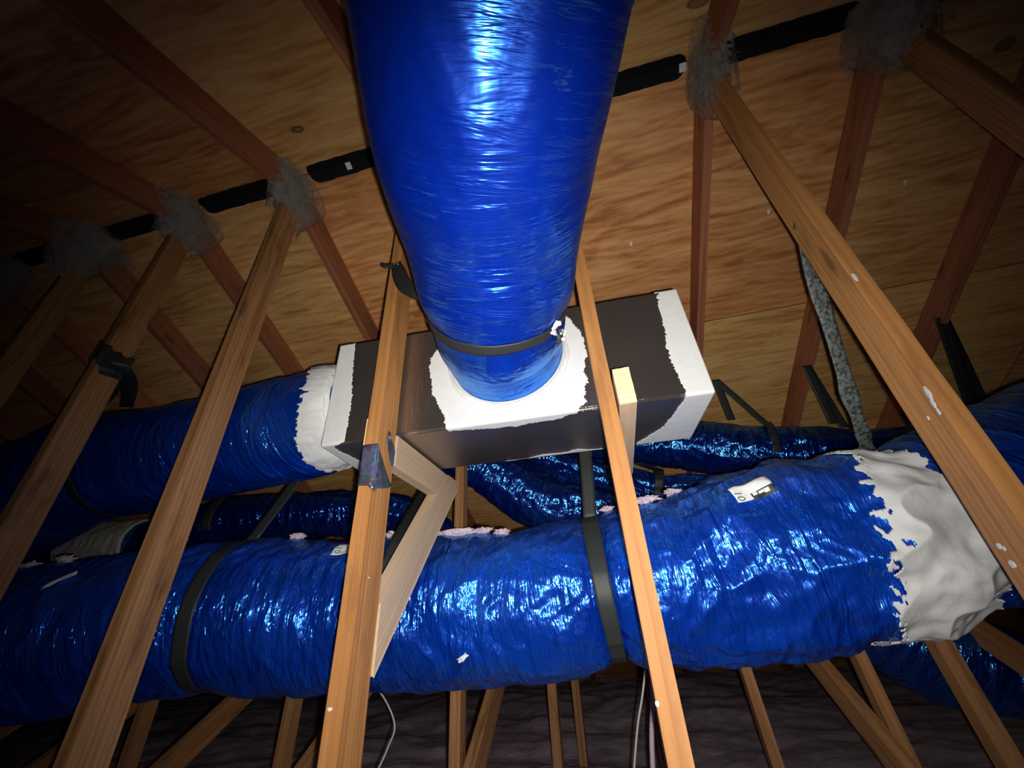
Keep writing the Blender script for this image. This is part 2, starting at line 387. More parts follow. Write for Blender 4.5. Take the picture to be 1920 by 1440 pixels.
# ------------------------------------------------------------------ the setting: roof slopes, floor of loose insulation, gable ends
XA, XB = -6.4, 6.4
EXT = 7.2
def slope(name, sgn, mat):
    d = unit(V([0, sgn, -TP])); n = unit(np.cross(V([1.0, 0, 0]), d)); n = n if n[2] > 0 else -n
    bm = bmesh.new(); L = EXT; t = .012
    nx, ny = 40, 30
    def vt(x, y, z): return bm.verts.new((x, y, z))
    g = [[vt(XA+(XB-XA)*i/nx, L*j/ny, 0) for i in range(nx+1)] for j in range(ny+1)]
    for j in range(ny):
        for i in range(nx): bm.faces.new((g[j][i], g[j][i+1], g[j+1][i+1], g[j+1][i]))
    geo = bmesh.ops.extrude_face_region(bm, geom=bm.faces[:])
    for q in geo['geom']:
        if isinstance(q, bmesh.types.BMVert): q.co.z += t
    bmesh.ops.recalc_face_normals(bm, faces=bm.faces)
    ex = V([1.0, 0, 0])
    o = bmobj(name, bm, mat, None, frame(V([0, YR, H]), ex, d, np.cross(ex, d) if np.cross(ex, d)[2] > 0 else np.cross(ex, d)))
    if np.cross(ex, d)[2] < 0:
        for vtx in o.data.vertices: vtx.co.z *= -1
        o.data.flip_normals()
    return o
sf = slope('ceiling', 1, M_PLYF); tag(sf, 'plywood roof slope beyond the ridge, behind the ducts', kind='structure')
sn = slope('ceiling', -1, M_PLYN); tag(sn, 'plywood roof slope on the near side of the ridge', kind='structure')

nx, ny = 260, 300
gx = np.linspace(XA, XB, nx); gy = np.linspace(-5.6, 7.5, ny); GX, GY = np.meshgrid(gx, gy)
P = np.stack([GX, GY, GX*0], -1)
GZ = FLOOR + .24 + .08*fbm(P*1.5, 3) + .026*fbm(P*4, 3) + .012*fbm(P*16, 3)
idx = np.arange(nx*ny).reshape(ny, nx)
F_ = np.stack([idx[:-1, :-1], idx[:-1, 1:], idx[1:, 1:], idx[1:, :-1]], -1).reshape(-1, 4)
fl_o = mesh_obj('floor', np.stack([GX, GY, GZ], -1).reshape(-1, 3), F_, M_INS, smooth=True)
tag(fl_o, 'pinkish grey loose fill insulation over the attic floor', kind='structure')
for nm, X in (('wall_left', XA), ('wall_right', XB)):
    bm = bmesh.new(); s = .03 if X > 0 else -.03
    pts = [(-5.6, FLOOR-.3), (7.6, FLOOR-.3), (7.6, H-TP*(7.6-YR)), (YR, H+.01), (-5.6, H-TP*(YR+5.6))]
    a = [bm.verts.new((X, y, z)) for y, z in pts]; b_ = [bm.verts.new((X+s, y, z)) for y, z in pts]
    bm.faces.new(a); bm.faces.new(b_[::-1])
    for i in range(5): bm.faces.new((a[i], b_[i], b_[(i+1) % 5], a[(i+1) % 5]))
    bmesh.ops.recalc_face_normals(bm, faces=bm.faces)
    tag(bmobj(nm, bm, M_DARK), kind='structure')

# ------------------------------------------------------------------ roof trusses, one thing each
TH, TW = .038, .089
CD = .130                # depth of the top chords
XD = V([1.0, 0, 0])
truss_words = {
 -4: 'roof truss lost in the dark, farthest left of the row',
 -3: 'roof truss in the dark at the left edge, second from the far left end',
 -2: 'dark roof truss at the left edge under a dim grey cobweb',
 -1: 'dark roof truss left of the strap-hung post, dim cobweb on its peak',
  0: 'roof truss whose worn post carries the black strap loop at the left',
  1: 'roof truss with the long worn post just left of the white-ended box',
  2: 'roof truss with the orange post wearing the shiny film tape',
  3: 'roof truss with the slim orange post right of the big duct mouth',
  4: 'roof truss with the post slanting across the white-coated duct at the right',
  5: 'roof truss in the upper right corner with a wide dusty cobweb at its peak',
  6: 'roof truss beyond the upper right corner, mostly in the dark'}
trusses = {}
for k in range(-4, 7):
    X = X0 + k*S
    t = empty('roof_truss', (X, YR, FLOOR+.03)); tag(t, truss_words[k], 'roof truss', 'roof trusses in a row under the plywood')
    trusses[k] = t
    nrm = 1/math.cos(math.atan(TP))
    # top chords: upper edge on the plywood
    for sgn, far_end in ((1, 6.6), (-1, 5.9)):
        hz = CD/2*nrm + .001
        a = V([X, YR, H-hz]); b_ = V([X, YR+sgn*far_end, H-hz-far_end*TP])
        board('top_chord', a, b_, XD, TH, CD, M_CHORD, t, cut0=(-TP if sgn > 0 else TP)*(-1 if sgn > 0 else 1)*0)
    pm = M_POST if k in (2, 3, 4) else M_POSTB
    px_ = X-(.010 if k == 3 else 0)
    board('king_post', V([px_, YP, H-CD*nrm-.012]), V([px_, YP, FLOOR-.02]), XD, TH, TW, pm, t, rough=.0012)
    # diagonal from the post's foot up to the far chord
    board('web_member', V([X, YR+.03, FLOOR+.06]), V([X, 3.55, .77]), XD, TH, TW, M_POSTB, t)
    # gang plates on both sides of the peak
    for sx in (-1, 1):
        bm = bmesh.new(); bmesh.ops.create_cube(bm, size=1)
        bmesh.ops.scale(bm, vec=(.0015, .125, .15), verts=bm.verts)
        bmesh.ops.bevel(bm, geom=bm.edges[:], offset=.0004, segments=1, affect='EDGES')
        for iy in range(6):
            for iz in range(7):
                r = bmesh.ops.create_cube(bm, size=1)
                for vv in r['verts']:
                    vv.co = Vector((vv.co.x*.0012 + sx*.001, vv.co.y*.004 + (iy-2.5)*.018, vv.co.z*.010 + (iz-3)*.019))
        bmobj('gang_plate', bm, M_PLATE, t, Matrix.Translation((X+sx*(TH/2+.0009), YR, H-.125)))

# upright studs standing in the insulation beyond the ducts
def stud(px, py, Y, tz, w_=.038, lean=0.0, word=''):
    q = atY(px, py, Y); X = q[0]
    o = board('stud', V([X, Y, FLOOR-.01]), V([X+lean, Y+.02, tz]), XD, w_, .06, M_POSTB)
    tag(o, word, 'stud', 'upright studs standing under and behind the ducts'); return o
stud(262, 1350, 1.72, -.05, .038, 0, 'thin upright stud under the lower duct left of the worn post foot')
stud(540, 1350, 1.72, -.05, .038, 0, 'thin upright stud under the lower duct between two front posts, left of the orange one')
stud(857, 1350, 1.64, .95, .038, 0, 'dark upright stud beneath the pale knee brace, running up behind the lower duct')
stud(1040, 1350, 2.55, -.1, .045, 0, 'slim bright stud under the middle of the lower duct, left of the slim orange post')
stud(1086, 1350, 3.0, -.1, .045, 0, 'short dark stud just right of the slim bright stud under the duct')
stud(1440, 1350, 2.2, -.1, .040, -.03, 'slim lit stud under the right half of the lower duct')
stud(1655, 1270, 1.95, .0, .038, -.05, 'thin upright stud below the white-coated duct end')
stud(1870, 1330, 1.8, .0, .05, -.06, 'dark upright stud at the lower right edge below the slanting post')

# ------------------------------------------------------------------ ridge vent slots between the trusses
vent_words = {-3: 'black vent slot at the ridge, farthest left', -2: 'black vent slot at the ridge at the left edge', -1: 'short black vent slot between two dim cobwebs on the left, with white tag',
  0: 'black vent slot at the ridge between the two left cobwebs with no tag', 1: 'black vent slot meeting the left side of the big duct, white tag on it',
  2: 'black vent slot at the ridge hidden above the big duct', 3: 'black vent slot right of the big duct, white tag near its right end', 4: 'long black vent slot between the two right cobwebs',
  5: 'black vent slot at the top edge beyond the upper right cobweb'}
for k in range(-3, 6):
    xa = X0+k*S+.062; xb = X0+(k+1)*S-.052; hw = .047
    vs, fs = [], []; n = 60
    js = random.random()*9
    for sgn in (-1, 1):
        base = len(vs)
        for i in range(n+1):
            x = xa+(xb-xa)*i/n
            e = min(x-xa, xb-x); wd = hw*math.sqrt(max(0, 1-max(0, 1-e/hw)**2)) if e < hw else hw
            wd = max(.0005, wd + .0025*float(noise(V([x*40, js, sgn*3.0]))))
            d = unit(V([0, sgn, -TP])); nn = V([0, sgn*TP, 1.0]); nn = -unit(nn)*.0035
            o_ = V([x, YR, H-.0038]); 
            vs.append(o_); p_ = o_ + d*wd; vs.append(p_)
        for i in range(n):
            a = base+2*i; f = (a, a+1, a+3, a+2); fs.append(f if sgn < 0 else f[::-1])
    root = empty('ridge_vent', ((xa+xb)/2, YR, H-.004)); tag(root, vent_words[k], 'ridge vent', 'vent slots along the ridge')
    o = mesh_obj('vent_mesh', vs, fs, M_VENT, root)
    sm = o.modifiers.new('s', 'SOLIDIFY'); sm.thickness = .0025; sm.offset = 0
    tagpos = {1: (651, 302), 3: (1279, 111), -1: (192, 441)}.get(k)
    if tagpos:
        q = ray(*tagpos); d = unit(V([0, 1, -TP])); ex = XD; nn = unit(V([0, TP, 1.0]))
        pt = V([0, YR, H]); tt = (nn@pt)/(nn@q); c = q*tt
        off = c-pt; along = off[0]; down = min(.03, max(.012, off@d))
        c = pt + XD*along + d*down - nn*.0065
        bm = bmesh.new(); bmesh.ops.create_cube(bm, size=1); bmesh.ops.scale(bm, vec=(.026 if k > 0 else .016, .036 if k > 0 else .02, .0008), verts=bm.verts)
        lb = bmobj('paper_tag', bm, M_LABEL, root, frame(c, ex, d, np.cross(ex, d))); lb['label'] = 'white paper tag'

# cobwebs on the peaks
def cobweb(k, word, sx=.075, sz=.10, dz=.13, seed=1.0):
    """sagging veils of dust strung from the chords to the post, plus loose threads"""
    X = X0+k*S; rs = np.random.RandomState(int(seed*10)); vs = []; fs = []
    for q in range(5):
        hx = sx*(.55+.13*q); hy = .035+.018*q; hz = sz*(.75+.09*q); n_a, n_z = 40, 26
        A, Zt = np.meshgrid(np.linspace(0, 2*np.pi, n_a, endpoint=False), np.linspace(0, 1, n_z), indexing='ij')
        nz = fbm(np.stack([np.cos(A)*1.3+seed*5+q, np.sin(A)*1.3, Zt*1.7], -1), 4)
        prof = (1-.55*Zt**1.4)*(1+.55*nz)
        zt = .10-hz*2.0*Zt*(1+.35*fbm(np.stack([np.cos(A)*2+seed, np.sin(A)*2, A*0+q], -1), 2))
        x = np.cos(A)*hx*prof; y = np.sin(A)*hy*prof*1.6
        zr_ = H-dz+zt; lim = H-TP*np.abs(y)-.004; zr_ = np.minimum(zr_, lim)
        b0 = len(vs); idx = b0+np.arange(n_a*n_z).reshape(n_a, n_z)
        vs += list(np.stack([x, y, zr_-(H-dz)], -1).reshape(-1, 3))
        i2 = np.roll(idx, -1, 0); F = np.stack([idx[:, :-1], i2[:, :-1], i2[:, 1:], idx[:, 1:]], -1).reshape(-1, 4)
        keep = rs.rand(len(F)) > .12; fs += [tuple(f) for f in F[keep]]
    for q in range(120):
        a = V([rs.normal()*sx*.6, rs.normal()*.04, rs.normal()*sz*.6]); d = V([rs.normal()*.5, rs.normal()*.4, -abs(rs.normal())]); d = unit(d)*rs.uniform(.02, .07)
        w_ = unit(np.cross(d, V([.3, 1, .2])))*.0007; m_ = a+d*.5+V([0, 0, -.006]); b0 = len(vs)
        if H-dz+a[2] > H-.02-TP*abs(a[1]): continue
        vs += [a-w_, a+w_, m_+w_, m_-w_, a+d+w_, a+d-w_]; fs += [(b0, b0+1, b0+2, b0+3), (b0+3, b0+2, b0+4, b0+5)]
    o = mesh_obj('cobweb', V(vs), fs, M_WEB, None, Matrix.Translation((X, YR, H-dz)), smooth=True)
    tag(o, word, 'cobweb', 'dusty cobwebs on the truss peaks')
cobweb(-2, 'dim grey cobweb at the left edge, farthest left on the ridge', .12, .13, .14, 1)
cobweb(-1, 'dim broad grey cobweb on the second peak from the left edge', .12, .12, .13, 2)
cobweb(0, 'grey cobweb on the peak above the post with the strap loop', .095, .10, .13, 3)
cobweb(1, 'pale ragged cobweb on the peak just left of the big duct', .07, .11, .135, 4)
cobweb(4, 'pale ragged cobweb on the peak right of the big duct', .065, .115, .14, 5)
cobweb(5, 'wide grey cobweb on the peak near the upper right corner', .10, .13, .13, 6)

# ------------------------------------------------------------------ ducts
def catmull(P, n):
    P = np.asarray(P, float); out = []
    Q = np.vstack([2*P[0]-P[1], P, 2*P[-1]-P[-2]])
    for i in range(1, len(Q)-2):
        p0, p1, p2, p3 = Q[i-1], Q[i], Q[i+1], Q[i+2]
        t = np.linspace(0, 1, n, endpoint=False)[:, None]
        out.append(.5*((2*p1)+(-p0+p2)*t+(2*p0-5*p1+4*p2-p3)*t*t+(-p0+3*p1-3*p2+p3)*t**3))
    out.append(P[-1:]); return np.vstack(out)
class Path:
    def __init__(s, pts, radii):
        D = np.hstack([np.asarray(pts, float), np.asarray(radii, float)[:, None]])
        C = catmull(D, 60); seg = np.linalg.norm(np.diff(C[:, :3], axis=0), axis=1); s.u = np.concatenate([[0], np.cumsum(seg)]); s.C = C; s.L = s.u[-1]
    def at(s, u):
        u = np.asarray(u, float)
        c = np.stack([np.interp(u, s.u, s.C[:, i]) for i in range(4)], -1)
        e = .012
        a = np.stack([np.interp(np.clip(u+e, 0, s.L), s.u, s.C[:, i]) for i in range(3)], -1); b_ = np.stack([np.interp(np.clip(u-e, 0, s.L), s.u, s.C[:, i]) for i in range(3)], -1)
        T = a-b_; T /= np.linalg.norm(T, axis=-1, keepdims=True)
        up = np.zeros_like(T); up[..., 2] = 1; Nn = up-(up*T).sum(-1, keepdims=True)*T; Nn /= np.linalg.norm(Nn, axis=-1, keepdims=True)
        return c[..., :3], c[..., 3], T, Nn, np.cross(T, Nn)
    def nearest(s, p):
        return s.u[np.argmin(np.linalg.norm(s.C[:, :3]-p, axis=1))]
def surf(path, rfun, U, TH_, off=0.0):
    c, r, T, Nn, B = path.at(U)
    R_ = rfun(U, TH_, r)+off
    return c + (np.cos(TH_)[..., None]*Nn + np.sin(TH_)[..., None]*B)*R_[..., None], np.stack([U, np.cos(TH_)*r, np.sin(TH_)*r], -1)
def tube(name, path, rfun, mat, nu, nt_, parent=None, u0=0, u1=None, off=0.0, mask=None, cap=True, solid=0):
    u1 = path.L if u1 is None else u1
    U, T_ = np.meshgrid(np.linspace(u0, u1, nu), np.linspace(0, 2*np.pi, nt_, endpoint=False), indexing='ij')
    Pv, lay = surf(path, rfun, U, T_, off)
    idx = np.arange(nu*nt_).reshape(nu, nt_)
    F = np.stack([idx[:-1], np.roll(idx, -1, 1)[:-1], np.roll(idx, -1, 1)[1:], idx[1:]], -1)
    if mask is not None:
        mk = mask(U, T_); ok = mk[:-1] & mk[1:] & np.roll(mk, -1, 1)[:-1] & np.roll(mk, -1, 1)[1:]
        F = F[ok]; cap = False
    F = F.reshape(-1, 4)
    Pv = Pv.reshape(-1, 3); lay = lay.reshape(-1, 3)
    if cap:   # close the ends with a shallow ring of quads towards the centre
        for row in (0, nu-1):
            rim = idx[row]; c = Pv[rim].mean(0); base = len(Pv)
            inner = c + (Pv[rim]-c)*.02
            Pv = np.vstack([Pv, inner]); lay = np.vstack([lay, lay[rim]])
            ii = base+np.arange(nt_)
            q = np.stack([rim, ii, np.roll(ii, -1), np.roll(rim, -1)], -1)
            F = np.vstack([F, q if row == 0 else q[:, ::-1]])
    if mask is not None:
        used = np.unique(F); remap = -np.ones(len(Pv), int); remap[used] = np.arange(len(used)); Pv = Pv[used]; lay = lay[used]; F = remap[F]
    o = mesh_obj(name, Pv, np.ascontiguousarray(F[:, ::-1]), mat, parent, smooth=True, attr=lay)
    if solid:
        sm = o.modifiers.new('s', 'SOLIDIFY'); sm.thickness = solid; sm.offset = -1
    return o
def rough_r(path, pinch=(), lump=.012, crease=.004, cf=22, seed=0.0, crumple=None, wav=0.0):
    def f(U, T_, r):
        c, s = np.cos(T_), np.sin(T_)
        q = np.stack([U*3.2+seed, c*1.1, s*1.1], -1)
        env = np.clip(U/.07, 0, 1)
        R_ = r + lump*fbm(q, 3)*env
        q2 = np.stack([U*cf+seed+.8*noise(np.stack([U*3, c*2, s*2], -1)), c*1.3+5, s*1.3], -1)
        R_ = R_ - crease*np.abs(fbm(q2, 3))*1.6*env
        if crumple:
            ua, ub, amp = crumple; wgt = np.clip((U-ua)/.12, 0, 1)*np.clip((ub-U)/.12, 0, 1)
            q3 = np.stack([U*6.5, c*2.0+2, s*2.0], -1)
            R_ = R_ + wgt*amp*(.35-np.abs(fbm(q3, 3))*1.5)
        for pu, depth, wd in pinch:
            R_ = R_ - depth*np.exp(-((U-pu)/wd)**2)
        return R_
    return f

def front_u(path, px, py, Yg):
    u0_ = path.nearest(atY(px, py, Yg)); best = None
    for uu in np.linspace(max(0, u0_-.4), min(path.L, u0_+.4), 161):
        th = np.linspace(0, 2*np.pi, 91); q, _ = surf(path, lambda U, T_, r: r, np.full_like(th, uu), th)
        x = 960+FPX*(q@RIGHT)/(q@FWD); y = 720+FPX*(q@DOWN)/(q@FWD)
        d = np.hypot(x-px, y-py) + (q@FWD)*60; j = int(np.argmin(d))
        if best is None or d[j] < best[0]: best = (d[j], uu)
    return best[1]
# --- the big duct overhead
e1 = [((845, 700), (1058, 690), None)]
BF_L = V([-.775, .930, .474]); BF_R = V([.326, 1.000, .487])          # front bottom corners of the box
BX = unit(BF_R-BF_L); BZ = unit(V([0, 0, 1.0])-BX[2]*BX); BY = np.cross(BZ, BX)
BLEN, BDEP, BH = float(np.linalg.norm(BF_R-BF_L)), .315, .370
def onface(px, py):      # a sight line meets the box front
    r = ray(px, py); t = (BY@BF_L)/(BY@r); return r*t
cmouth = onface(950, 650); cmouth[2] = .700
pts = [cmouth - BY*.011]; rad = [.171]
pts.append(cmouth - BY*.10 + V([-.003, 0, .004])); rad.append(.176)
for y, xl, xr, zc in ((640, 808, 1062, 1.07), (560, 790, 1071, 1.02), (450, 762, 1087, .930), (300, 710, 1119, .795), (150, 681, 1152, .70), (0, 656, 1184, .635), (-220, 620, 1225, .56)):
    pts.append(atD((xl+xr)/2, y-(40 if y > 600 else 0), zc)); rad.append((xr-xl)/2/FPX*zc*.985)
last = pts[-1]
pts += [last+V([.02, -.35, .05]), last+V([.05, -.8, .08])]; rad += [.225, .225]
P1 = Path(pts, rad)
ring_u = P1.nearest(atD(930, 600, 1.08))+.052
R1 = rough_r(P1, pinch=((ring_u, .012, .03),), lump=.010, crease=.0025, cf=9, seed=3)
big = empty('insulated_duct', cmouth); tag(big, 'big bright blue film-wrapped duct coming over the viewer into the box front', 'duct', 'blue film-wrapped insulated ducts')
tube('duct_sleeve', P1, R1, M_FOIL_BIG, 620, 200, big, u0=ring_u*.98)
o = tube('duct_end', P1, R1, M_FOIL_END, 140, 200, big, u0=0, u1=ring_u, off=-.001); 
# white-and-black printed sticker beside the strap, right edge of the duct
def sticker_on(path, rfun, px, py, zc, wd, hh, rot, parent, mat, off=.004, name='sticker', nsub=10, crink=0.0):
    """a label that follows the duct's skin around the point seen at (px,py)"""
    p = atD(px, py, zc); u = path.nearest(p)
    c, r, T, Nn, B = path.at(V([u])); c, T, Nn, B = c[0], T[0], Nn[0], B[0]
    # refine: intersect the sight line with the skin
    best = None
    for uu in np.linspace(u-.25, u+.25, 251):
        if uu < 0 or uu > path.L: continue
        th = np.linspace(0, 2*np.pi, 361); q, _ = surf(path, rfun, np.full_like(th, uu), th)
        x = 960+FPX*(q@RIGHT)/(q@FWD); y = 720+FPX*(q@DOWN)/(q@FWD)
        d = np.hypot(x-px, y-py) + (q@FWD)*60; j = int(np.argmin(d))
        if best is None or d[j] < best[0]: best = (d[j], uu, th[j])
    u, th = best[1], best[2]; r0 = float(path.at(V([u]))[1][0])
    a, b_ = np.meshgrid(np.linspace(-.5, .5, nsub), np.linspace(-.5, .5, nsub), indexing='ij')
    return u, th, r0, a, b_
def sticker(path, rfun, px, py, zc, wd, hh, rot, parent, mat, name='sticker', off=.004, shift=(0, 0), crink=.0, nsub=12):
    u, th, r0, a, b_ = sticker_on(path, rfun, px, py, zc, wd, hh, rot, parent, mat, nsub=nsub)
    X_ = a*wd+shift[0]; Y_ = b_*hh+shift[1]
    du = X_*math.cos(rot)-Y_*math.sin(rot); dv = X_*math.sin(rot)+Y_*math.cos(rot)
    U = u+du; T_ = th+dv/r0
    def rs(UU, TT, r): return rfun(UU, TT, r)
    q, lay = surf(path, rs, U, T_, off)
    if crink:
        cc = path.at(U)[0]; q = q + (q-cc)*(crink*noise(np.stack([a*4, b_*4, a*0+px], -1)))[..., None]
    n = nsub; idx = np.arange(n*n).reshape(n, n)
    F = np.stack([idx[:-1, :-1], idx[:-1, 1:], idx[1:, 1:], idx[1:, :-1]], -1).reshape(-1, 4)
    o = mesh_obj(name, q.reshape(-1, 3), F, mat, parent, smooth=True, attr=lay.reshape(-1, 3))
    sm = o.modifiers.new('s', 'SOLIDIFY'); sm.thickness = .0006; sm.offset = 0
    return o, (u, th, r0)
def text_on(path, rfun, place, rot, shift, size, txt, mat, parent, name='printed_number', off=.0055):
    u, th, r0 = place
    cu = bpy.data.curves.new(name, 'FONT'); cu.body = txt; cu.size = size; cu.align_x = 'CENTER'; cu.align_y = 'CENTER'; cu.resolution_u = 3
    tmp = bpy.data.objects.new('t', cu); COL.objects.link(tmp)
    bpy.context.view_layer.update()
    me = bpy.data.meshes.new_from_object(tmp.evaluated_get(bpy.context.evaluated_depsgraph_get()))
    bpy.data.objects.remove(tmp)
    co = V([tuple(v.co) for v in me.vertices]); fs = [tuple(p.vertices) for p in me.polygons]
    X_ = co[:, 0]+shift[0]; Y_ = -co[:, 1]+shift[1]
    du = X_*math.cos(rot)-Y_*math.sin(rot); dv = X_*math.sin(rot)+Y_*math.cos(rot)
    q, _ = surf(path, rfun, u+du, th+dv/r0, off)
    o = mesh_obj(name, q, fs, mat, parent)
    sm = o.modifiers.new('s', 'SOLIDIFY'); sm.thickness = .0006; sm.offset = 0
    return o

# --- ribbon straps
def ribbon(name, pts, wdirs, wd, mat, parent=None, thick=.0022, smoothn=10, wob=0.0):
    C = catmull(V(pts), smoothn); Wd = catmull(V(wdirs), smoothn)
    vs = []
    nrow = 5
    for i, (c, w_) in enumerate(zip(C, Wd)):
        w_ = unit(w_)
        for j in range(nrow):
            k_ = (j/(nrow-1)-.5)*wd*(1+wob*float(noise(V([i*.25, j*.1, 3.3]))))
            vs.append(c+w_*k_)
    n = len(C); idx = np.arange(n*nrow).reshape(n, nrow)
    F = np.stack([idx[:-1, :-1], idx[:-1, 1:], idx[1:, 1:], idx[1:, :-1]], -1).reshape(-1, 4)
    o = mesh_obj(name, V(vs), F, mat, parent, smooth=True)
    sm = o.modifiers.new('s', 'SOLIDIFY'); sm.thickness = thick; sm.offset = 0
    return o
def sling(path, rfun, u, anchors, wd, mat, word, th0=-2.2, th1=2.2, off=.004, skew=0.0, name='hanging_strap', group='black hanging straps around the ducts'):
    """flat webbing pulled round the underside of a duct"""
    n = 150; th = np.linspace(th0, th1, n)+np.pi; uc = u + skew*np.sin(th)
    ks = np.linspace(-.5, .5, 7)*wd
    U = uc[:, None]+ks[None, :]; TT = np.repeat(th[:, None], 7, 1)
    c, r, T, Nn, B = path.at(U); R_ = rfun(U, TT, r); Rm = R_.max(1)
    Rm = np.convolve(np.pad(Rm, 3, mode='edge'), np.ones(7)/7, 'valid'); Rm = np.maximum(Rm, R_.max(1)-.0005)+off*.6
    P_ = c+(np.cos(TT)[..., None]*Nn+np.sin(TT)[..., None]*B)*np.maximum(Rm[:, None], 0)[..., None]
    idx = np.arange(n*7).reshape(n, 7); F = np.stack([idx[:-1, :-1], idx[:-1, 1:], idx[1:, 1:], idx[1:, :-1]], -1).reshape(-1, 4)
    o = mesh_obj(name, P_.reshape(-1, 3), F, mat, None, smooth=True)
    sm = o.modifiers.new('s', 'SOLIDIFY'); sm.thickness = .002; sm.offset = 0
    tag(o, word, 'strap', group); return o

# strap of the big duct: from the left post's face, under the duct, up to the right post
a0 = atY(744, 500, .834); a1 = V([X0+3*S-.02, .81, 1.05])
st_ = sling(P1, R1, ring_u, (None, None), .017, M_STRAP, 'black strap slung under the mouth of the big blue duct', -1.9, 1.9)
c_, r_, T_, N_, B_ = P1.at(V([ring_u]))
qL, _ = surf(P1, R1, V([ring_u, ring_u]), V([np.pi-1.9, np.pi+1.9]), .004)
left_end = qL[0] if qL[0][0] < qL[1][0] else qL[1]; right_end = qL[1] if qL[0][0] < qL[1][0] else qL[0]
tl = ribbon('strap_tail', [left_end, left_end*.55+a0*.45+V([-.022, -.012, -.02]), a0, a0+V([-.008, 0, .018])], [T_[0], unit(V([.8, -.2, .5])), unit(V([.9, 0, .45])), unit(V([.9, 0, .4]))], .044, M_STRAP, st_, wob=.3)
tl2 = ribbon('strap_tail', [a0+V([-.012, -.004, .01]), a0+V([-.03, -.012, -.002]), a0+V([-.045, -.016, .006])], [V([0, 0, 1.0])]*3, .018, M_STRAP, st_, wob=.5)
tl3 = ribbon('strap_tail', [right_end, right_end*.5+a1*.5+V([.03, -.01, 0]), a1], [T_[0], V([.2, .9, 0]), V([0, 1.0, 0])], .03, M_STRAP, st_)
bm = bmesh.new(); bmesh.ops.create_uvsphere(bm, u_segments=12, v_segments=8, radius=.0035)
bmobj('nail_head', bm, M_BOLT, st_, Matrix.Translation(Vector(a0+V([.006, -.004, .006]))), True)

# crumpled white sticker with black print on the right of the duct mouth
o, pl = sticker(P1, R1, 1038, 612, 1.05, .030, .036, .5, big, M_LABEL, 'sticker', crink=.03, off=.007)
o, _ = sticker(P1, R1, 1045, 632, 1.05, .022, .030, -.3, big, M_LABELBLK, 'sticker_print', crink=.04, off=.0085)
o, _ = sticker(P1, R1, 1049, 626, 1.05, .020, .014, .9, big, M_LABEL, 'sticker', crink=.04, off=.011)

# ------------------------------------------------------------------ the foil-faced plenum box
bxm = frame(BF_L, BX, BY, BZ)
box = empty('plenum_box', BF_L + BX*BLEN/2); tag(box, 'long foil-faced duct board box with white-painted ends on two timber arms', 'plenum box')
bm = bmesh.new(); bmesh.ops.create_cube(bm, size=1)
for v in bm.verts: v.co = Vector(((v.co.x+.5)*BLEN, (v.co.y+.5)*BDEP, (v.co.z+.5)*BH))
bmesh.ops.bevel(bm, geom=bm.edges[:], offset=.008, segments=5, affect='EDGES')
o = bmobj('box_body', bm, M_BOARD, box, bxm, True)
o.data.polygons.foreach_set('use_smooth', [True]*len(o.data.polygons))
wnm = o.modifiers.new('wn', 'WEIGHTED_NORMAL'); wnm.keep_sharp = False
# mastic: cells on the unrolled skin (s runs down the front, under the bottom, up the back, over the top)
def skin(s):
    """unrolled distance s -> (y,z) and outward normal"""
    per = [BH, BDEP, BH, BDEP]; s = s % sum(per)
    if s < per[0]: return (0, BH-s), (-1, 0)
    s -= per[0]
    if s < per[1]: return (s, 0), (0, -1)
    s -= per[1]
    if s < per[2]: return (BDEP, s), (1, 0)
    s -= per[2]; return (BDEP-s, BH), (0, 1)
def bpx(px, py):
    r = ray(px, py); t = (BY@BF_L)/(BY@r); q = r*t-BF_L
    x, z = q@BX, q@BZ
    if z >= 0: return (x, BH-z)
    t = (BZ@BF_L)/(BZ@r); q = r*t-BF_L; return (q@BX, BH+q@BY)
def mastic(name, mask, cell=.0028, thick=.0022):
    PER = 2*(BH+BDEP); nx_ = int((BLEN+.004)/cell); ns = int(PER/cell)
    xs = np.linspace(-.0015, BLEN+.0015, nx_+1); ss = np.linspace(0, PER, ns+1)[:-1]
    Xg, Sg = np.meshgrid(xs, ss, indexing='ij'); mk = mask(Xg, Sg)
    pos = np.zeros((nx_+1, len(ss), 3)); rr = .008; oo = .0006
    for j, s in enumerate(ss):
        (y, z), (ny_, nz_) = skin(s)
        # round the corners like the body
        yc = min(max(y, rr), BDEP-rr); zc = min(max(z, rr), BH-rr); d = V([y-yc, z-zc]); L = np.linalg.norm(d)
        d = d/L if L > 1e-9 else V([ny_, nz_], float)
        pos[:, j, 1] = yc+d[0]*(rr+oo); pos[:, j, 2] = zc+d[1]*(rr+oo)
    pos[..., 0] = Xg
    bmp = .0012*fbm(np.stack([Xg*40, Sg*40, Xg*0], -1), 3)
    idx = np.arange(Xg.size).reshape(Xg.shape); i2 = np.roll(idx, -1, 1); m2 = np.roll(mk, -1, 1)
    ok = mk[:-1] & mk[1:] & m2[:-1] & m2[1:]
    F = np.stack([idx[:-1], i2[:-1], i2[1:], idx[1:]], -1)[ok]
    cen = pos.copy(); cen[..., 1] -= BDEP/2; cen[..., 2] -= BH/2
    used = np.unique(F); remap = -np.ones(Xg.size, int); remap[used] = np.arange(len(used))
    Pv = pos.reshape(-1, 3)[used]
    o = mesh_obj(name, Pv, remap[F][:, ::-1], M_MASTIC, box, bxm, smooth=True)
    sm = o.modifiers.new('s', 'SOLIDIFY'); sm.thickness = thick; sm.offset = 1
    return o
def brush(X_, S_, amp, sc=1.0, sd=0.0):
    return amp*(fbm(np.stack([X_*0+sd, S_*14*sc, X_*0], -1), 3) + .5*noise(np.stack([X_*0+sd+4, S_*260, X_*0], -1)))
xl0 = [bpx(668, 645), bpx(662, 720), bpx(654, 800), bpx(651, 826)]
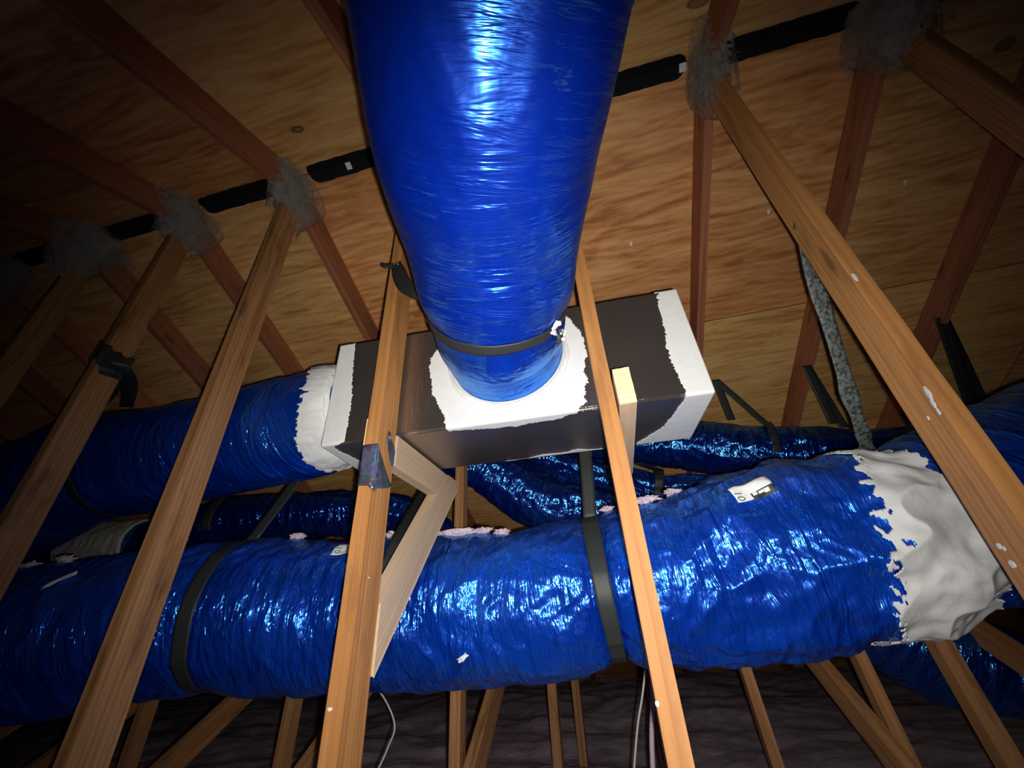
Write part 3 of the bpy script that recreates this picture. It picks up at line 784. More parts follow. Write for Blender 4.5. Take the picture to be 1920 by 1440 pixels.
sL = [p[1] for p in xl0]; xL = [p[0] for p in xl0]
botL = bpx(715, 880)
def mL(X_, S_):
    lim = np.interp(S_, sL+[BH+.02, BH+BDEP*.95], xL+[.03, botL[0]-.02]); lim = np.where(S_ > BH+BDEP, .05, lim)
    return X_ < lim + brush(X_, S_, .006)
r0_ = [bpx(1232, 552), bpx(1243, 620), bpx(1262, 690), bpx(1278, 728), bpx(1284, 745)]
sR = [p[1] for p in r0_]; xR = [p[0] for p in r0_]
r1_ = [bpx(1286, 750), bpx(1275, 775), bpx(1272, 810), bpx(1252, 830)]
def mR(X_, S_):
    lim = np.interp(S_, sR+[BH+.03, BH+.12, BH+BDEP*.6, BH+BDEP*.92], xR+[xR[-1]-.005, xR[-1]-.02, xR[-1]-.035, xR[-1]-.10]); lim = np.where(S_ > BH+BDEP, BLEN-.06, lim)
    return X_ > lim + brush(X_, S_, .007, 1, 9)
mb1 = mastic('mastic_band', mL); mb2 = mastic('mastic_band', mR)
outl = [(802, 684), (818, 655), (850, 600), (900, 560), (1000, 560), (1052, 585), (1072, 598), (1087, 618), (1098, 638), (1101, 668), (1094, 690), (1103, 712), (1100, 735), (1096, 744), (1102, 752), (1088, 765), (1082, 775), (1040, 787), (975, 799), (900, 806), (840, 809), (836, 806), (830, 778), (816, 755), (808, 730), (806, 703)]
op = V([bpx(*q) for q in outl])
def inpoly(X_, S_, P_):
    ins = np.zeros(X_.shape, bool); n = len(P_)
    for i in range(n):
        x1, y1 = P_[i]; x2, y2 = P_[(i+1) % n]
        cond = ((y1 > S_) != (y2 > S_)); xx = (x2-x1)*(S_-y1)/((y2-y1) if y2 != y1 else 1e-9)+x1
        ins ^= cond & (X_ < xx)
    return ins
def mC(X_, S_):
    j = .005*noise(np.stack([X_*60, S_*60, X_*0], -1)) + .003*noise(np.stack([X_*200, S_*200, X_*0+3], -1))
    return inpoly(X_+j, S_+j, op)
mastic('mastic_patch', mC)
# rim of white mastic around the duct's mouth, and the smear along the rear bottom edge
def mB(X_, S_):
    a = bpx(945, 868)[0]; b_ = bpx(1130, 860)[0]
    t = np.clip((X_-a)/(b_-a), 0, 1); wdt = .035*t*(1-t**8)+.004
    return (X_ > a) & (X_ < b_) & (S_ > BH+BDEP-wdt-.01*noise(np.stack([X_*50, X_*0, X_*0], -1))) & (S_ < BH+BDEP+.03)
mastic('mastic_smear', mB)
Pm = Path([cmouth-BY*.012, cmouth-BY*.006, cmouth-BY*.001], [.172, .177, .186])
tube('mastic_fillet', Pm, lambda U, T_, r: r+.006*fbm(np.stack([U*30, np.cos(T_)*4, np.sin(T_)*4], -1), 3), M_MASTIC, 12, 160, box, cap=False, solid=.002)
# end plates are coated white
for xx, nm in ((-.0025, 'end_coating'), (BLEN+.0005, 'end_coating')):
    bm = bmesh.new(); bmesh.ops.create_cube(bm, size=1)
    for v in bm.verts: v.co = Vector((xx+(v.co.x+.5)*.002, .005+(v.co.y+.5)*(BDEP-.01), .005+(v.co.z+.5)*(BH-.01)))
    bmobj(nm, bm, M_MASTIC, box, bxm)
# handwriting on the bottom face: faint dark pen marks
iv, if_ = [], []
for (px_i, py_i, rr_i) in ((1001, 801, 1.6), (1008, 800, 1.4), (1016, 799, 1.8), (1004, 810, 1.5), (1010, 810, 2.0), (1018, 811, 1.6), (1004, 816, 1.5), (1006, 819, 1.6), (1020, 817, 2.2), (1022, 812, 1.3)):
    x_i, s_i = bpx(px_i, py_i+6); b0 = len(iv)
    for t in range(8): iv.append((x_i+.0011*rr_i*math.cos(t*math.pi/4), s_i-BH+.0016*rr_i*math.sin(t*math.pi/4), -.0008))
    ik = mesh_obj('ink_mark', iv[b0:], [tuple(range(8))], M_VENT, box, bxm); sm = ik.modifiers.new('s', 'SOLIDIFY'); sm.thickness = .0004; ik['label'] = 'small black ink mark'

# ------------------------------------------------------------------ timber supports of the box: arm and knee brace at the left post, arm at the right post
XL = X0+2*S+TH/2
XM = XL-.014; arm = empty('timber_bracket', (XM, .95, .42)); tag(arm, 'pale new timber arm with a knee brace on the taped orange post', 'bracket', 'timber brackets under the box')
zt = .472
o = board('arm', V([XM, YP+TW/2+.002, zt-.046]), V([XM, 1.20, zt-.046]), XD, TH, TW, M_NEW, arm, cut1=0)
arm_beam = o
# knee brace with plumb cut at the foot
xr = XM+.019
A = atX(722, 1100, xr); B_b = atX(707, 1250, xr); Cc = atX(857, 918, xr); Dd = atX(848, 884, xr)
pro = [V([0, A[1]-.03, A[2]-.03]), V([0, .885, B_b[2]]), V([0, B_b[1], B_b[2]]), V([0, Cc[1], Cc[2]]), V([0, Cc[1]+.01, zt]), V([0, Cc[1]-.075, zt])]
# an even 89 mm wide brace: foot at the post, head under the box
dr = unit(V([0, Cc[1], Cc[2]])-V([0, B_b[1]+.004, B_b[2]])); nn = V([0, dr[2], -dr[1]])       # along the brace, and toward its far edge
lower0 = V([0, B_b[1]+.004, B_b[2]]); upper0 = lower0-nn*TW; foot = (lower0+upper0)/2
def slide(p, z=None, y=None):
    t = (z-p[2])/dr[2] if z is not None else (y-p[1])/dr[1]; return p+dr*t
yb = YP+TW/2+.002
top_n = slide(upper0, z=zt-.002); far_c = V([0, Cc[1], min(Cc[2], zt-.03)])
poly = [slide(upper0, y=yb), slide(lower0, y=yb), far_c, V([0, max(top_n[1]+.02, Cc[1]-.004), zt-.002]), top_n]
bm = bmesh.new()
a = [bm.verts.new((XM-.019, p[1], p[2])) for p in poly]; b_ = [bm.verts.new((XM+.019, p[1], p[2])) for p in poly]
bm.faces.new(a); bm.faces.new(b_[::-1])
for i in range(len(poly)): bm.faces.new((a[i], a[(i+1) % len(poly)], b_[(i+1) % len(poly)], b_[i]))
bmesh.ops.recalc_face_normals(bm, faces=bm.faces)
# bring into the brace's own frame so the grain follows it
for v_ in arm_beam.data.vertices:      # far end cut to the slope of the brace
    if v_.co.x > .2:
        hz_ = arm_beam.matrix_basis.to_3x3() @ Vector((0, 0, v_.co.z)); zz = zt-.046+hz_.z
        v_.co.x = slide(upper0, z=zz)[1]-.0015-(YP+TW/2+.002)
mt = frame(V([XM, foot[1], foot[2]]), dr, XD, np.cross(dr, XD)); inv = mt.inverted()
for v in bm.verts: v.co = inv @ v.co
bmesh.ops.bevel(bm, geom=bm.edges[:], offset=.0015, segments=2, affect='EDGES')
bmobj('knee_brace', bm, M_NEW, arm, mt)
za_ = float(atY(686, 786, .85)[2]); zb_ = float(atY(686, 846, .85)[2])
board('cleat', V([XL-TH-.0052, YP+.004, zb_]), V([XL-TH-.0052, YP+.004, za_]), XD, .009, .080, M_CUT, arm)
XR = X0+3*S+TH/2
arm2 = empty('timber_bracket', (XR+.02, .80, .44)); tag(arm2, 'short pale timber arm with fuzzy fresh-cut end on the slim orange post', 'bracket', 'timber brackets under the box')
zr = .484
o = board('arm', V([XR+.012, .802, zr-.045]), V([XR+.012, 1.31, zr-.045]), XD, TH, TW, M_NEW, arm2)
bm = bmesh.new(); bmesh.ops.create_grid(bm, x_segments=14, y_segments=26, size=.5)
for v in bm.verts:
    x, z = v.co.x*.037, v.co.y*.0885
    v.co = Vector((x, -.002-.0035*abs(float(fbm(V([x*90, z*90, 0]), 3))), z))
for f in bm.faces: f.normal_flip()
o = bmobj('cut_end', bm, M_CUT, arm2, Matrix.Translation((XR+.012, .8015, zr-.045))); o['label'] = 'fuzzy fresh-sawn end grain'
sm = o.modifiers.new('s', 'SOLIDIFY'); sm.thickness = .002

# shiny film tape wrapped around the left post
def tape(name, pts_front, pts_side, word):
    root = empty('film_tape', (X0+2*S, YR-TW/2, .3)); tag(root, word, 'tape', 'pieces of shiny film tape on the orange post')
    return root
XP = X0+2*S
def post_grid(px_list, word, nm='film_tape'):
    """patch bounded left/right by unrolled post positions; rows of (y_px, s0, s1): s from the post's left front edge, wrapping onto its right side"""
    rows = []
    for (z, s0, s1) in px_list:
        row = []
        for i in range(14):
            s = s0+(s1-s0)*i/13
            j = .0014+.0014*float(noise(V([s*60, z*40, 2.0])))
            if s <= TH: p = V([XP-TH/2+s, YP-TW/2-j-.0008, z])
            else: p = V([XP+TH/2+j+.0008, YP-TW/2+(s-TH), z])
            row.append(p)
        rows.append(row)
    n = len(rows); vs = V(rows).reshape(-1, 3); idx = np.arange(n*14).reshape(n, 14)
    F = np.stack([idx[:-1, :-1], idx[1:, :-1], idx[1:, 1:], idx[:-1, 1:]], -1).reshape(-1, 4)
    o = mesh_obj(nm, vs, F[:, ::-1], M_TAPE, None, smooth=True); sm = o.modifiers.new('s', 'SOLIDIFY'); sm.thickness = .0005; sm.offset = 0
    tag(o, word, 'tape', 'pieces of shiny film tape on the orange post')
def zpost(px, py): return float(atY(px, py, YP-TW/2)[2])
z1, z2 = zpost(705, 832), zpost(700, 904)
post_grid([(z1, 0, .040), (z1-.012, 0, .050), (z1-.03, 0, .068), (z1-.05, 0, .085), (z1-.07, 0, .105), (z1-.085, 0, .127), (z2+.004, 0, .105), (z2-.004, .0, .08), (z2-.008, .028, .06), (z2-.02, .043, .05)], 'large bluish shiny film tape wrapped around the orange post')
z3, z4 = zpost(735, 796), zpost(738, 850)
post_grid([(z3+.006, .082, .09), (z3-.006, .078, .098), (z3-.02, .076, .112), (z3-.034, .078, .126), (z3-.048, .09, .126), (z4+.0, .112, .126)], 'small pointed scrap of shiny film above the large tape')

# ------------------------------------------------------------------ lower duct running across under the box
low = []
for (xt, yt, xb_, yb, Y) in ((-330, 1130, -300, 1480, 1.14), (-80, 1080, -70, 1385, 1.16), (100, 1058, 110, 1335, 1.18), (340, 1020, 350, 1305, 1.24), (600, 1008, 600, 1306, 1.34), (800, 1004, 800, 1297, 1.38), (1000, 985, 1000, 1286, 1.38), (1130, 962, 1130, 1258, 1.38),
                             (1290, 930, 1300, 1252, 1.38), (1440, 872, 1470, 1228, 1.36), (1590, 852, 1640, 1195, 1.34), (1722, 822, 1790, 1152, 1.34), (1850, 775, 1900, 1105, 1.36), (2050, 690, 2100, 1040, 1.40), (2300, 600, 2330, 960, 1.45)):
    low.append(tube_at((xt, yt), (xb_, yb), Y))
P4 = Path([c for c, r in low], [r for c, r in low])
u_s1 = front_u(P4, 333, 1170, 1.1); u_s2 = front_u(P4, 1132, 1110, 1.3); u_b = front_u(P4, 1190, 1100, 1.38)
u_w0 = front_u(P4, 1640, 1010, 1.3); u_w1 = front_u(P4, 1820, 960, 1.3)
R4 = rough_r(P4, pinch=((u_s1, .014, .035), (u_s2, .026, .035), (u_w1+.02, .02, .06)), lump=.020, crease=.013, cf=9, seed=1, crumple=(u_b, u_w1+.1, .030))
lo = empty('insulated_duct', P4.at(V([P4.L/2]))[0][0]); tag(lo, 'wrinkled blue film-wrapped duct crossing below the box, white mastic joint at its right', 'duct', 'blue film-wrapped insulated ducts')
tube('duct_sleeve', P4, R4, M_FOIL_LOW, 1500, 260, lo)
def mk_low(U, T_):
    # ragged left edge, tilted, with splashes
    tilt = -.050*np.cos(T_+.2)
    e = .020*fbm(np.stack([U*0, np.cos(T_)*3, np.sin(T_)*3], -1), 3) + .050*fbm(np.stack([U*60, np.cos(T_)*13, np.sin(T_)*13], -1), 4)
    return (U > u_w0-tilt+.045+e) & (U < u_w1+.035 + .5*e)
R4w = lambda U, T_, r: R4(U, T_, r) + .004*np.clip(fbm(np.stack([U*14, np.cos(T_)*4, np.sin(T_)*4], -1), 4), -1, 1)
o = tube('mastic_coat', P4, R4w, M_MASTIC, 620, 420, lo, u0=u_w0-.16, u1=u_w1+.08, off=.004, mask=mk_low, solid=.003)
o['label'] = 'thick white mastic coat over the joint'
# stickers "10"
o, pl = sticker(P4, R4, 650, 1032, 1.36, .082, .060, 0, lo, M_LABEL, 'sticker', off=.005)
sticker(P4, R4, 664, 1038, 1.36, .034, .022, 0, lo, M_LABELBLK, 'sticker_print', off=.0062)
def u_th(px, py, zc, path=P4, rf=R4): return sticker_on(path, rf, px, py, zc, 0, 0, 0, None, None)[:3]
text_on(P4, R4, u_th(635, 1034, 1.36), math.pi/2, (0, 0), .030, '10', M_GREEN, lo, off=.0068)
o, pl = sticker(P4, R4, 1408, 921, 1.42, .088, .046, -.12, lo, M_LABEL, 'sticker', off=.006)
sticker(P4, R4, 1421, 925, 1.42, .052, .018, -.12, lo, M_LABELBLK, 'sticker_print', off=.0075, shift=(.010, .008))
for sx_, sy_, pw_, ph_ in ((1417, 931, .010, .008), (1429, 926, .012, .006), (1439, 921, .012, .009)):
    sticker(P4, R4, sx_, sy_, 1.42, pw_, ph_, -.12, lo, M_LABEL, 'sticker_print', off=.0088, nsub=5)
text_on(P4, R4, u_th(1388, 934, 1.42), math.pi/2-.12, (0, 0), .026, '10', M_GREEN, lo, off=.0075)
o, _ = sticker(P4, R4, 112, 1090, 1.1, .085, .020, -.5, lo, M_LABEL, 'sticker', off=.007, crink=.01)
o, _ = sticker(P4, R4, 868, 1230, 1.3, .034, .012, -.5, lo, M_LABEL, 'fluff_streak', off=.009, crink=.02); o['label'] = 'white streak standing in for flying fluff'  # patch added on the duct to stand in for blurred fluff in mid-air

hs = sling(P4, R4, u_s1, (None, None), .045, M_STRAP, 'black strap around the lower duct beside the worn post', -3.0, 3.0, skew=.02, off=.007)
top1 = surf(P4, R4, V([u_s1]), V([0.0]), .01)[0][0]
ribbon('strap_tail', [top1, top1+V([.05, .08, .22]), top1+V([.12, .14, .50])], [V([1.0, .2, 0])]*3, .045, M_STRAP, hs)
s2 = sling(P4, R4, u_s2, (None, None), .045, M_STRAP, 'black strap pinching the middle of the lower duct left of the slim orange post', -3.0, 3.0, off=.007)
top2 = surf(P4, R4, V([u_s2]), V([0.0]), .01)[0][0]
ribbon('strap_tail', [top2, top2+V([.015, .03, .22]), top2+V([.03, .06, .60])], [V([1.0, .1, 0])]*3, .045, M_STRAP, s2)
u_s3 = P4.nearest(atY(735, 1120, 1.37))
# strap dropping beside the knee brace
pA = atY(800, 915, 1.56)
def skin_pt(px, py, zc, off=.006): u_, t_, _r0 = u_th(px, py, zc); return surf(P4, R4, V([u_]), V([t_]), off)[0][0]
pT = skin_pt(757, 1014, 1.36, .03); pB = skin_pt(722, 1078, 1.34, .014); pC = skin_pt(708, 1150, 1.3, .012); pTB = skin_pt(738, 1046, 1.34, .018); pBC = skin_pt(715, 1114, 1.3, .013)
o = ribbon('hanging_strap', [pA+V([.03, .05, .12]), pA, pT, pTB, pB, pBC, pC], [V([1.0, .3, 0])]*7, .05, M_STRAP); tag(o, 'black strap slanting down behind the pale knee brace', 'strap', 'black hanging straps around the ducts')

# ------------------------------------------------------------------ left duct leaving the box
cL = BF_L + BY*BDEP/2 + BZ*BH*.5
pt = [cL - BX*.007, cL-BX*.03, cL-BX*.09]; rd = [.146, .158, .176]
for (xt, yt, xb_, yb, Y) in ((560, 702, 590, 898, 1.12), (450, 728, 480, 920, 1.17), (300, 762, 330, 950, 1.24), (150, 782, 180, 985, 1.30), (0, 850, 30, 1060, 1.36), (-200, 910, -180, 1150, 1.42), (-500, 960, -480, 1250, 1.5)):
    c, r = tube_at((xt, yt), (xb_, yb), Y); pt.append(c); rd.append(r)
P2 = Path(pt, rd)
R2 = rough_r(P2, lump=.012, crease=.007, cf=11, seed=9, pinch=((P2.nearest(atY(130, 880, 1.3)), .015, .04),))
ld = empty('insulated_duct', cL); tag(ld, 'dark blue duct leaving the left end of the box through a white wrap', 'duct', 'blue film-wrapped insulated ducts')
tube('duct_sleeve', P2, R2, M_FOIL_LOW, 700, 200, ld)
o = tube('mastic_coat', P2, lambda U, T_, r: R2(U, T_, r)+.006*np.abs(fbm(np.stack([U*25, np.cos(T_)*5, np.sin(T_)*5], -1), 3)), M_MASTIC, 120, 300, ld, u0=0, u1=.16, off=.007,
         mask=lambda U, T_: U < .085+.02*np.cos(T_*2)+.010*fbm(np.stack([U*40, np.cos(T_)*20, np.sin(T_)*20], -1), 3), solid=.003)
o['label'] = 'wrinkled white mastic wrap'
u2 = P2.nearest(atY(235, 860, 1.27))
zs = float(atY(212, 655, .836)[2]); Xr = X0+TH/2+.004; Yf = YP-TW/2-.004
def qd(path, rf, px, py, Y):      # highest point of the duct's outline there, as seen from the hatch
    best = None
    for th in np.linspace(-1.5, 1.5, 61):
        q = surf(path, rf, V([path.nearest(atY(px, py, Y))]), V([th]), .018)[0][0]; y = (q@DOWN)/(q@FWD)
        if best is None or y < best[0]: best = (y, q)
    return best[1]
lp = ribbon('hanging_strap', [V([X0-TH/2-.003, Yf+.03, zs+.012]), V([X0-TH/2-.002, Yf, zs+.010]), V([X0, Yf-.002, zs+.006]), V([Xr, Yf, zs-.004]), V([Xr+.004, Yf+.04, zs-.012]), V([Xr+.006, YP+TW/2, zs-.02])],
            [V([0, 0, 1.0]), V([0, 0, 1.0]), V([.1, 0, 1.0]), V([0, .1, 1.0]), V([0, .2, 1.0]), V([0, .2, 1.0])], .085, M_STRAP, wob=.4)
tag(lp, 'black strap looped over the worn left post with two legs to the dark duct', 'strap', 'black hanging straps around the ducts')
qa = qd(P2, R2, 193, 790, 1.27); qb = qd(P2, R2, 262, 780, 1.25)
ribbon('strap_leg', [V([Xr+.004, Yf+.02, zs-.03]), V([Xr+.004, Yf+.05, zs-.075]), V([Xr+.006, YP+TW/2, zs-.10])*.7+qa*.3, qa], [V([.1, 1.0, .2]), V([.2, 1.0, .2]), V([.45, .9, .1]), V([.7, .7, 0])], .060, M_STRAP, lp, wob=.3)
ribbon('strap_leg', [V([Xr+.012, Yf+.02, zs+.0]), V([Xr+.035, Yf+.06, zs-.045]), V([Xr+.045, YP+TW/2, zs-.06])*.6+qb*.4, qb], [V([.5, .8, .2]), V([.6, .8, .15]), V([.75, .65, .1]), V([.9, .4, 0])], .058, M_STRAP, lp, wob=.3)
sling(P2, R2, front_u(P2, 135, 920, 1.2), (None, None), .05, M_STRAP, 'black strap around the dark left duct near the left edge', -2.4, 2.4, off=.007)

# ------------------------------------------------------------------ ducts further back
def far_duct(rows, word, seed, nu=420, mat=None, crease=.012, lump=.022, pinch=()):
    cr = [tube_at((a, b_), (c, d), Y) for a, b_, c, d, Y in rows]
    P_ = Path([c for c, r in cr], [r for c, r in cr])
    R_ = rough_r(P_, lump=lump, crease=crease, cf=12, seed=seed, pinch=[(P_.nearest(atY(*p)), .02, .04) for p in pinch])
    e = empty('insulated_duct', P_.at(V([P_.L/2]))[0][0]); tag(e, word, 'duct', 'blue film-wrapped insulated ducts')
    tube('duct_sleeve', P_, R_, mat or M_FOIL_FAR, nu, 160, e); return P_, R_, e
PD3, RD3, eD3 = far_duct([(-260, 1010, -250, 1130, 2.2), (0, 985, 10, 1085, 2.15), (150, 985, 160, 1075, 2.1), (300, 972, 305, 1055, 2.05), (420, 935, 430, 1030, 2.0), (600, 920, 600, 1012, 1.95), (750, 930, 755, 1005, 1.93), (850, 990, 850, 1065, 1.9), (930, 1060, 930, 1135, 1.9)],
   'dark duct low behind the taped orange post, grey joint at its left', 4)
ua = PD3.nearest(atY(170, 1025, 2.1)); ub = PD3.nearest(atY(272, 1020, 2.06))
o = tube('mastic_coat', PD3, RD3, M_COLLAR, 60, 120, eD3, u0=min(ua, ub)-.03, u1=max(ua, ub), off=.008, solid=.004); o['label'] = 'plain grey joint wrap'
PD5, RD5, eD5 = far_duct([(1120, 788, 1120, 868, 2.45), (1200, 790, 1200, 872, 2.4), (1300, 788, 1310, 885, 2.35), (1400, 794, 1405, 893, 2.3), (1500, 798, 1505, 893, 2.3), (1600, 804, 1610, 893, 2.35), (1700, 798, 1720, 890, 2.4), (1800, 765, 1830, 880, 2.5), (1950, 740, 1980, 870, 2.6)],
   'blue duct running level behind the right end of the box', 6)
PD6, RD6, eD6 = far_duct([(860, 790, 780, 850, 1.86), (930, 835, 850, 890, 1.88), (1005, 880, 915, 935, 1.92), (1065, 908, 985, 978, 1.95), (1150, 920, 1140, 1000, 1.98), (1260, 950, 1250, 1030, 2.0), (1400, 1000, 1400, 1080, 2.0)],
   'blue duct bending down out from under the box toward the lower duct', 8)
PD7, RD7, eD7 = far_duct([(985, 800, 955, 860, 2.2), (1060, 840, 1030, 900, 2.2), (1140, 862, 1125, 925, 2.22), (1230, 888, 1225, 952, 2.25), (1330, 892, 1330, 960, 2.25), (1450, 905, 1450, 975, 2.3), (1600, 920, 1600, 990, 2.3)],
   'blue duct behind the slim orange post, just above the lower duct', 12)
PD8, RD8, eD8 = far_duct([(1480, 1010, 1440, 1120, 2.4), (1620, 1080, 1570, 1210, 2.3), (1760, 1130, 1700, 1290, 2.3), (1900, 1180, 1850, 1330, 2.3), (2100, 1230, 2060, 1400, 2.3)],
   'very dark duct low at the right under the white joint', 15, crease=.006)

# straps of the back ducts hung from the far slope
def roofz(Y): return H-TP*(Y-YR)
def far_strap(px, py, Ya, path, rf, dx, Yd, wd, word, mat=M_STRAP, legs=2):
    a = atY(px, py, Ya); root = None; pts = []
    outs = []
    for k, (qx, qy) in enumerate(dx):
        u = path.nearest(atY(qx, qy, Yd)); th = 0.35 if k else -.5
        tt_ = np.linspace(.4, 2.0, 10); uu_ = np.full(10, u)
        q = surf(path, rf, uu_, -tt_, .022)[0]; q2 = surf(path, rf, uu_, tt_, .022)[0]
        qq = q if q[1][1] < q2[1][1] else q2
        if k == 1: qq = qq[:1]
        pp = [a+V([.0, 0, .0]), a*.5+qq[0]*.5] + list(qq)
        o = ribbon('hanging_strap' if k == 0 else 'strap_leg', pp, [V([1.0, 0.1, 0])]*len(pp), wd, mat, root)
        if k == 0: root = o; tag(o, word, 'strap', 'black hanging straps around the ducts')
    return root
far_strap(1342, 712, 2.1, PD5, RD5, [(1440, 850), (1372, 800)], 2.3, .04, 'black strap pair hanging just right of the box end')
far_strap(1512, 685, 2.15, PD5, RD5, [(1600, 850), (1560, 800)], 2.3, .045, 'black strap pair fixed to the far chord left of the dusty strap')
far_strap(1765, 595, 2.1, PD5, RD5, [(1860, 800), (1800, 760)], 2.5, .07, 'wide dark strap pair behind the slanting right post')
far_strap(1195, 868, 2.0, PD7, RD7, [(1232, 930)], 2.25, .05, 'short black strap behind the slim orange post above the lower duct')
far_strap(385, 925, 1.85, PD3, RD3, [(432, 1000)], 2.0, .06, 'black strap on the dark duct seen right of the worn post')
# dusty grey strap from the right post to the lower duct
pp = [V([X0+4*S-.022, .90, float(atY(1483, 425, .90)[2])]), atY(1520, 500, 1.02), atY(1552, 600, 1.12), atY(1588, 720, 1.26), atY(1618, 815, 1.42), atY(1626, 850, 1.52)]
o = ribbon('hanging_strap', pp, [V([.25, .9, .1]), V([.85, .35, .05]), V([.95, .2, .05]), V([1, .1, 0]), V([1, .1, 0]), V([1, .1, 0])], .052, M_STRAPG, wob=.35)
tag(o, 'dusty grey strap running down from the slanting right post to the white joint', 'strap', 'black hanging straps around the ducts')

# ------------------------------------------------------------------ fluff, cables, small tags
def tuft(c, s, word, seed, flat=.6):
    bm = bmesh.new(); bmesh.ops.create_icosphere(bm, subdivisions=4, radius=1)
    vs = V([tuple(v.co) for v in bm.verts]); n = fbm(vs*1.7+seed, 4); n2 = fbm(vs*5+seed, 3)
    for v, a, b_ in zip(bm.verts, n, n2):
        v.co = v.co*(1+1.0*a+.7*b_); v.co.x *= s[0]; v.co.y *= s[1]; v.co.z *= s[2]
    o = bmobj('insulation_tuft', bm, M_FLUFF, None, Matrix.Translation(Vector(c)), True)
    tag(o, word, 'insulation', 'pink fluff tufts lying on the lower duct'); return o
def ontop(path, rf, px, py, Y, th=0.0):
    u = path.nearest(atY(px, py, Y)); return surf(path, rf, V([u]), V([th]), 0)[0][0]
sgnth = .25
T_LIST = [(850, 1100, .060, 'long pink fluff ridge on the lower duct right of the knee brace'), (905, 1100, .030, 'pink fluff lump on the lower duct midway between brace and strap'), (945, 1090, .028, 'larger pink fluff lump left of the middle strap'),
  (735, 1100, .03, 'pink fluff on the duct just right of the orange post'), (563, 1100, .022, 'small white fluff lump left of the printed sticker'), (60, 1150, .045, 'pale fluff strip on the lower duct at the left edge'),
  (110, 1150, .040, 'pale fluff strip on the lower duct right of the leftmost post'), (1245, 1090, .035, 'pink fluff on the duct right of the slim orange post'), (1320, 1080, .020, 'small pink fluff left of the large sticker'), (1165, 1090, .02, 'pink fluff beside the middle strap')]
for i, (px, py, s, wd_) in enumerate(T_LIST):
    best = None
    for th in np.linspace(-.7, .7, 29):
        q = ontop(P4, R4, px, py, 1.36 if px > 500 else 1.2, th)
        y = 720+FPX*(q@DOWN)/(q@FWD)
        if best is None or y < best[0]: best = (y, q)
    tuft(best[1]+V([0, 0, .008]), (s, .018, .006+.11*s), wd_, i*3.7)

def cable(pts, rad_, word, mat=M_CABLE):
    C = catmull(V(pts), 14); n = 8; vs = []
    for i, c in enumerate(C):
        T = unit(C[min(i+1, len(C)-1)]-C[max(i-1, 0)]); a = unit(np.cross(T, V([.3, .9, .2]))); b_ = np.cross(T, a)
        for j in range(n): t = 2*math.pi*j/n; vs.append(c+(a*math.cos(t)+b_*math.sin(t))*rad_)
    idx = np.arange(len(C)*n).reshape(len(C), n)
    F = np.stack([idx[:-1], np.roll(idx, -1, 1)[:-1], np.roll(idx, -1, 1)[1:], idx[1:]], -1).reshape(-1, 4)
    o = mesh_obj('cable', V(vs), F, mat, smooth=True); tag(o, word, 'cable', 'thin cables hanging under the lower duct')
def fl_at(x, y): q = atY(x, y, 1.0); return q
cable([atY(690, 1270, 1.66), atY(722, 1312, 1.64), atY(740, 1360, 1.62), atY(728, 1400, 1.62), atY(705, 1450, 1.6), atY(670, 1510, 1.6), atY(630, 1590, 1.6)], .0032, 'thin pale cable looping down beside the foot of the orange post')
cable([atY(1213, 1225, 1.68), atY(1205, 1300, 1.68), atY(1197, 1350, 1.68), atY(1192, 1400, 1.68), atY(1188, 1460, 1.68), atY(1184, 1560, 1.68)], .0035, 'thin pale cable hanging left of the slim orange post')
cable([atY(1222, 1225, 1.72), atY(1224, 1310, 1.72), atY(1222, 1380, 1.72), atY(1224, 1450, 1.72), atY(1224, 1580, 1.72)], .008, 'fluffy dusty cord right beside the slim orange post', M_FLUFF)

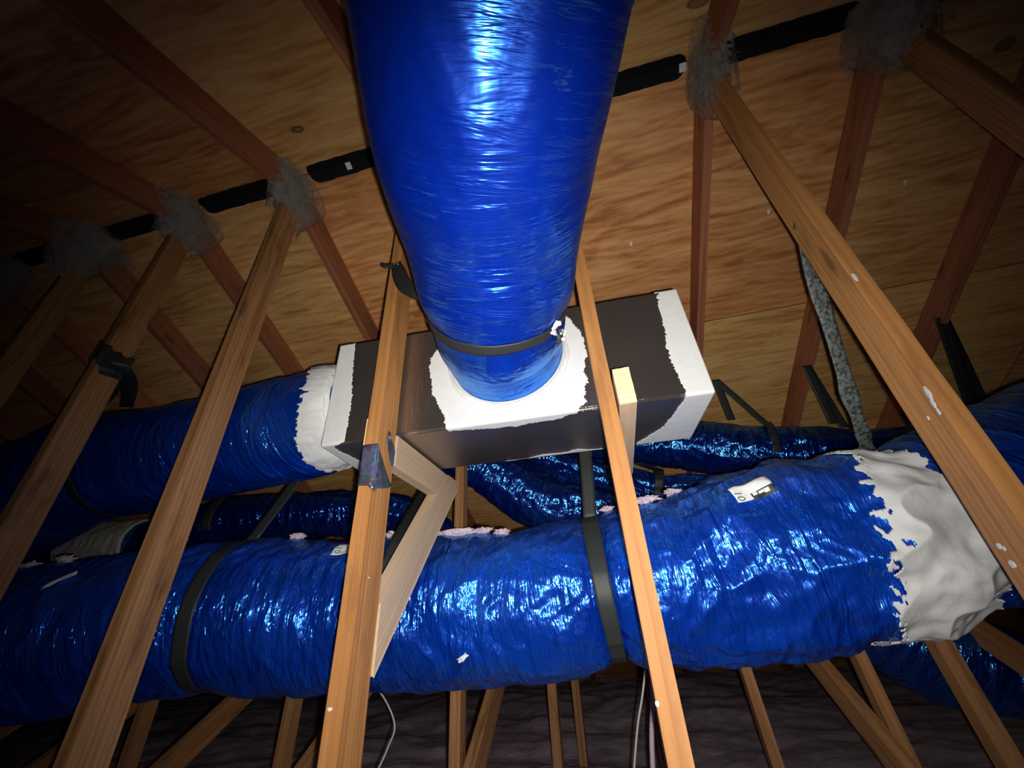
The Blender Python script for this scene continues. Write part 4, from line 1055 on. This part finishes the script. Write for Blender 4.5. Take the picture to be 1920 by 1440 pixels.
for px, py, wd_ in ((1183, 457, 'small white tag on the plywood right of the big duct'), (1441, 397, 'small white tag on the plywood left of the slanting post'), (1697, 342, 'small white tag on the dark plywood right of the slanting post')):
    q = ray(px, py); nn = unit(V([0, TP, 1.0])); pt_ = V([0, YR, H]); c = q*((nn@pt_)/(nn@q)) - nn*.0015; d = unit(V([0, 1, -TP]))
    bm = bmesh.new(); bmesh.ops.create_cube(bm, size=1); bmesh.ops.scale(bm, vec=(.012, .022, .0015), verts=bm.verts)
    tag(bmobj('paper_tag', bm, M_LABEL, None, frame(c, XD, d, np.cross(XD, d))), wd_, 'tag', 'white tags stapled to the far slope')

# white paint drips on the slanting right post, and flecks on other posts
def drip(k, px, py, w_, h_, word='white paint drip'):
    X = X0+k*S-(.010 if k == 3 else 0); side = X-TH/2 if X > 0.1 else X+TH/2
    q = atY(px, py, YP-TW/2-.0006); face = 'front'
    if not (X-TH/2-.002 <= q[0] <= X+TH/2+.002):
        q = atX(px, py, side-.0006 if X > .1 else side+.0006); face = 'side'
        if not (YP-TW/2-.004 <= q[1] <= YP+TW/2+.004): return
    bm = bmesh.new(); bmesh.ops.create_icosphere(bm, subdivisions=3, radius=1)
    vs = V([tuple(v.co) for v in bm.verts]); n = fbm(vs*1.5+px, 3)
    for v, a in zip(bm.verts, n):
        sc_ = 1+.5*a; t = (v.co.x*w_*sc_, v.co.y*.0009, v.co.z*h_*sc_)
        v.co = Vector(t) if face == 'front' else Vector((t[1], t[0], t[2]))
    t_ = trusses[k]; kp = [c for c in t_.children if c.name.startswith('king_post')][0]
    o = bpy.data.objects.new('paint_drip', bpy.data.meshes.new('paint_drip')); bm.to_mesh(o.data); bm.free(); o.data.materials.append(M_MASTIC)
    COL.objects.link(o); o.parent = kp; o.matrix_basis = (t_.matrix_basis @ kp.matrix_basis).inverted() @ Matrix.Translation(Vector(q)); o['label'] = word
for a_ in ((1741, 738, .006, .014), (1750, 757, .005, .010), (1759, 771, .0035, .008), (1740, 784, .003, .004), (1603, 520, .004, .012), (1873, 1024, .005, .005), (1882, 1028, .004, .004), (1898, 1058, .006, .006)): drip(4, *a_)
for a_ in ((1232, 1320, .003, .004), (1135, 585, .002, .003), (1120, 900, .002, .002)): drip(3, *a_, word='tiny white fleck')
for a_ in ((692, 1083, .002, .002), (618, 1330, .005, .003)): drip(2, *a_, word='tiny white fleck')
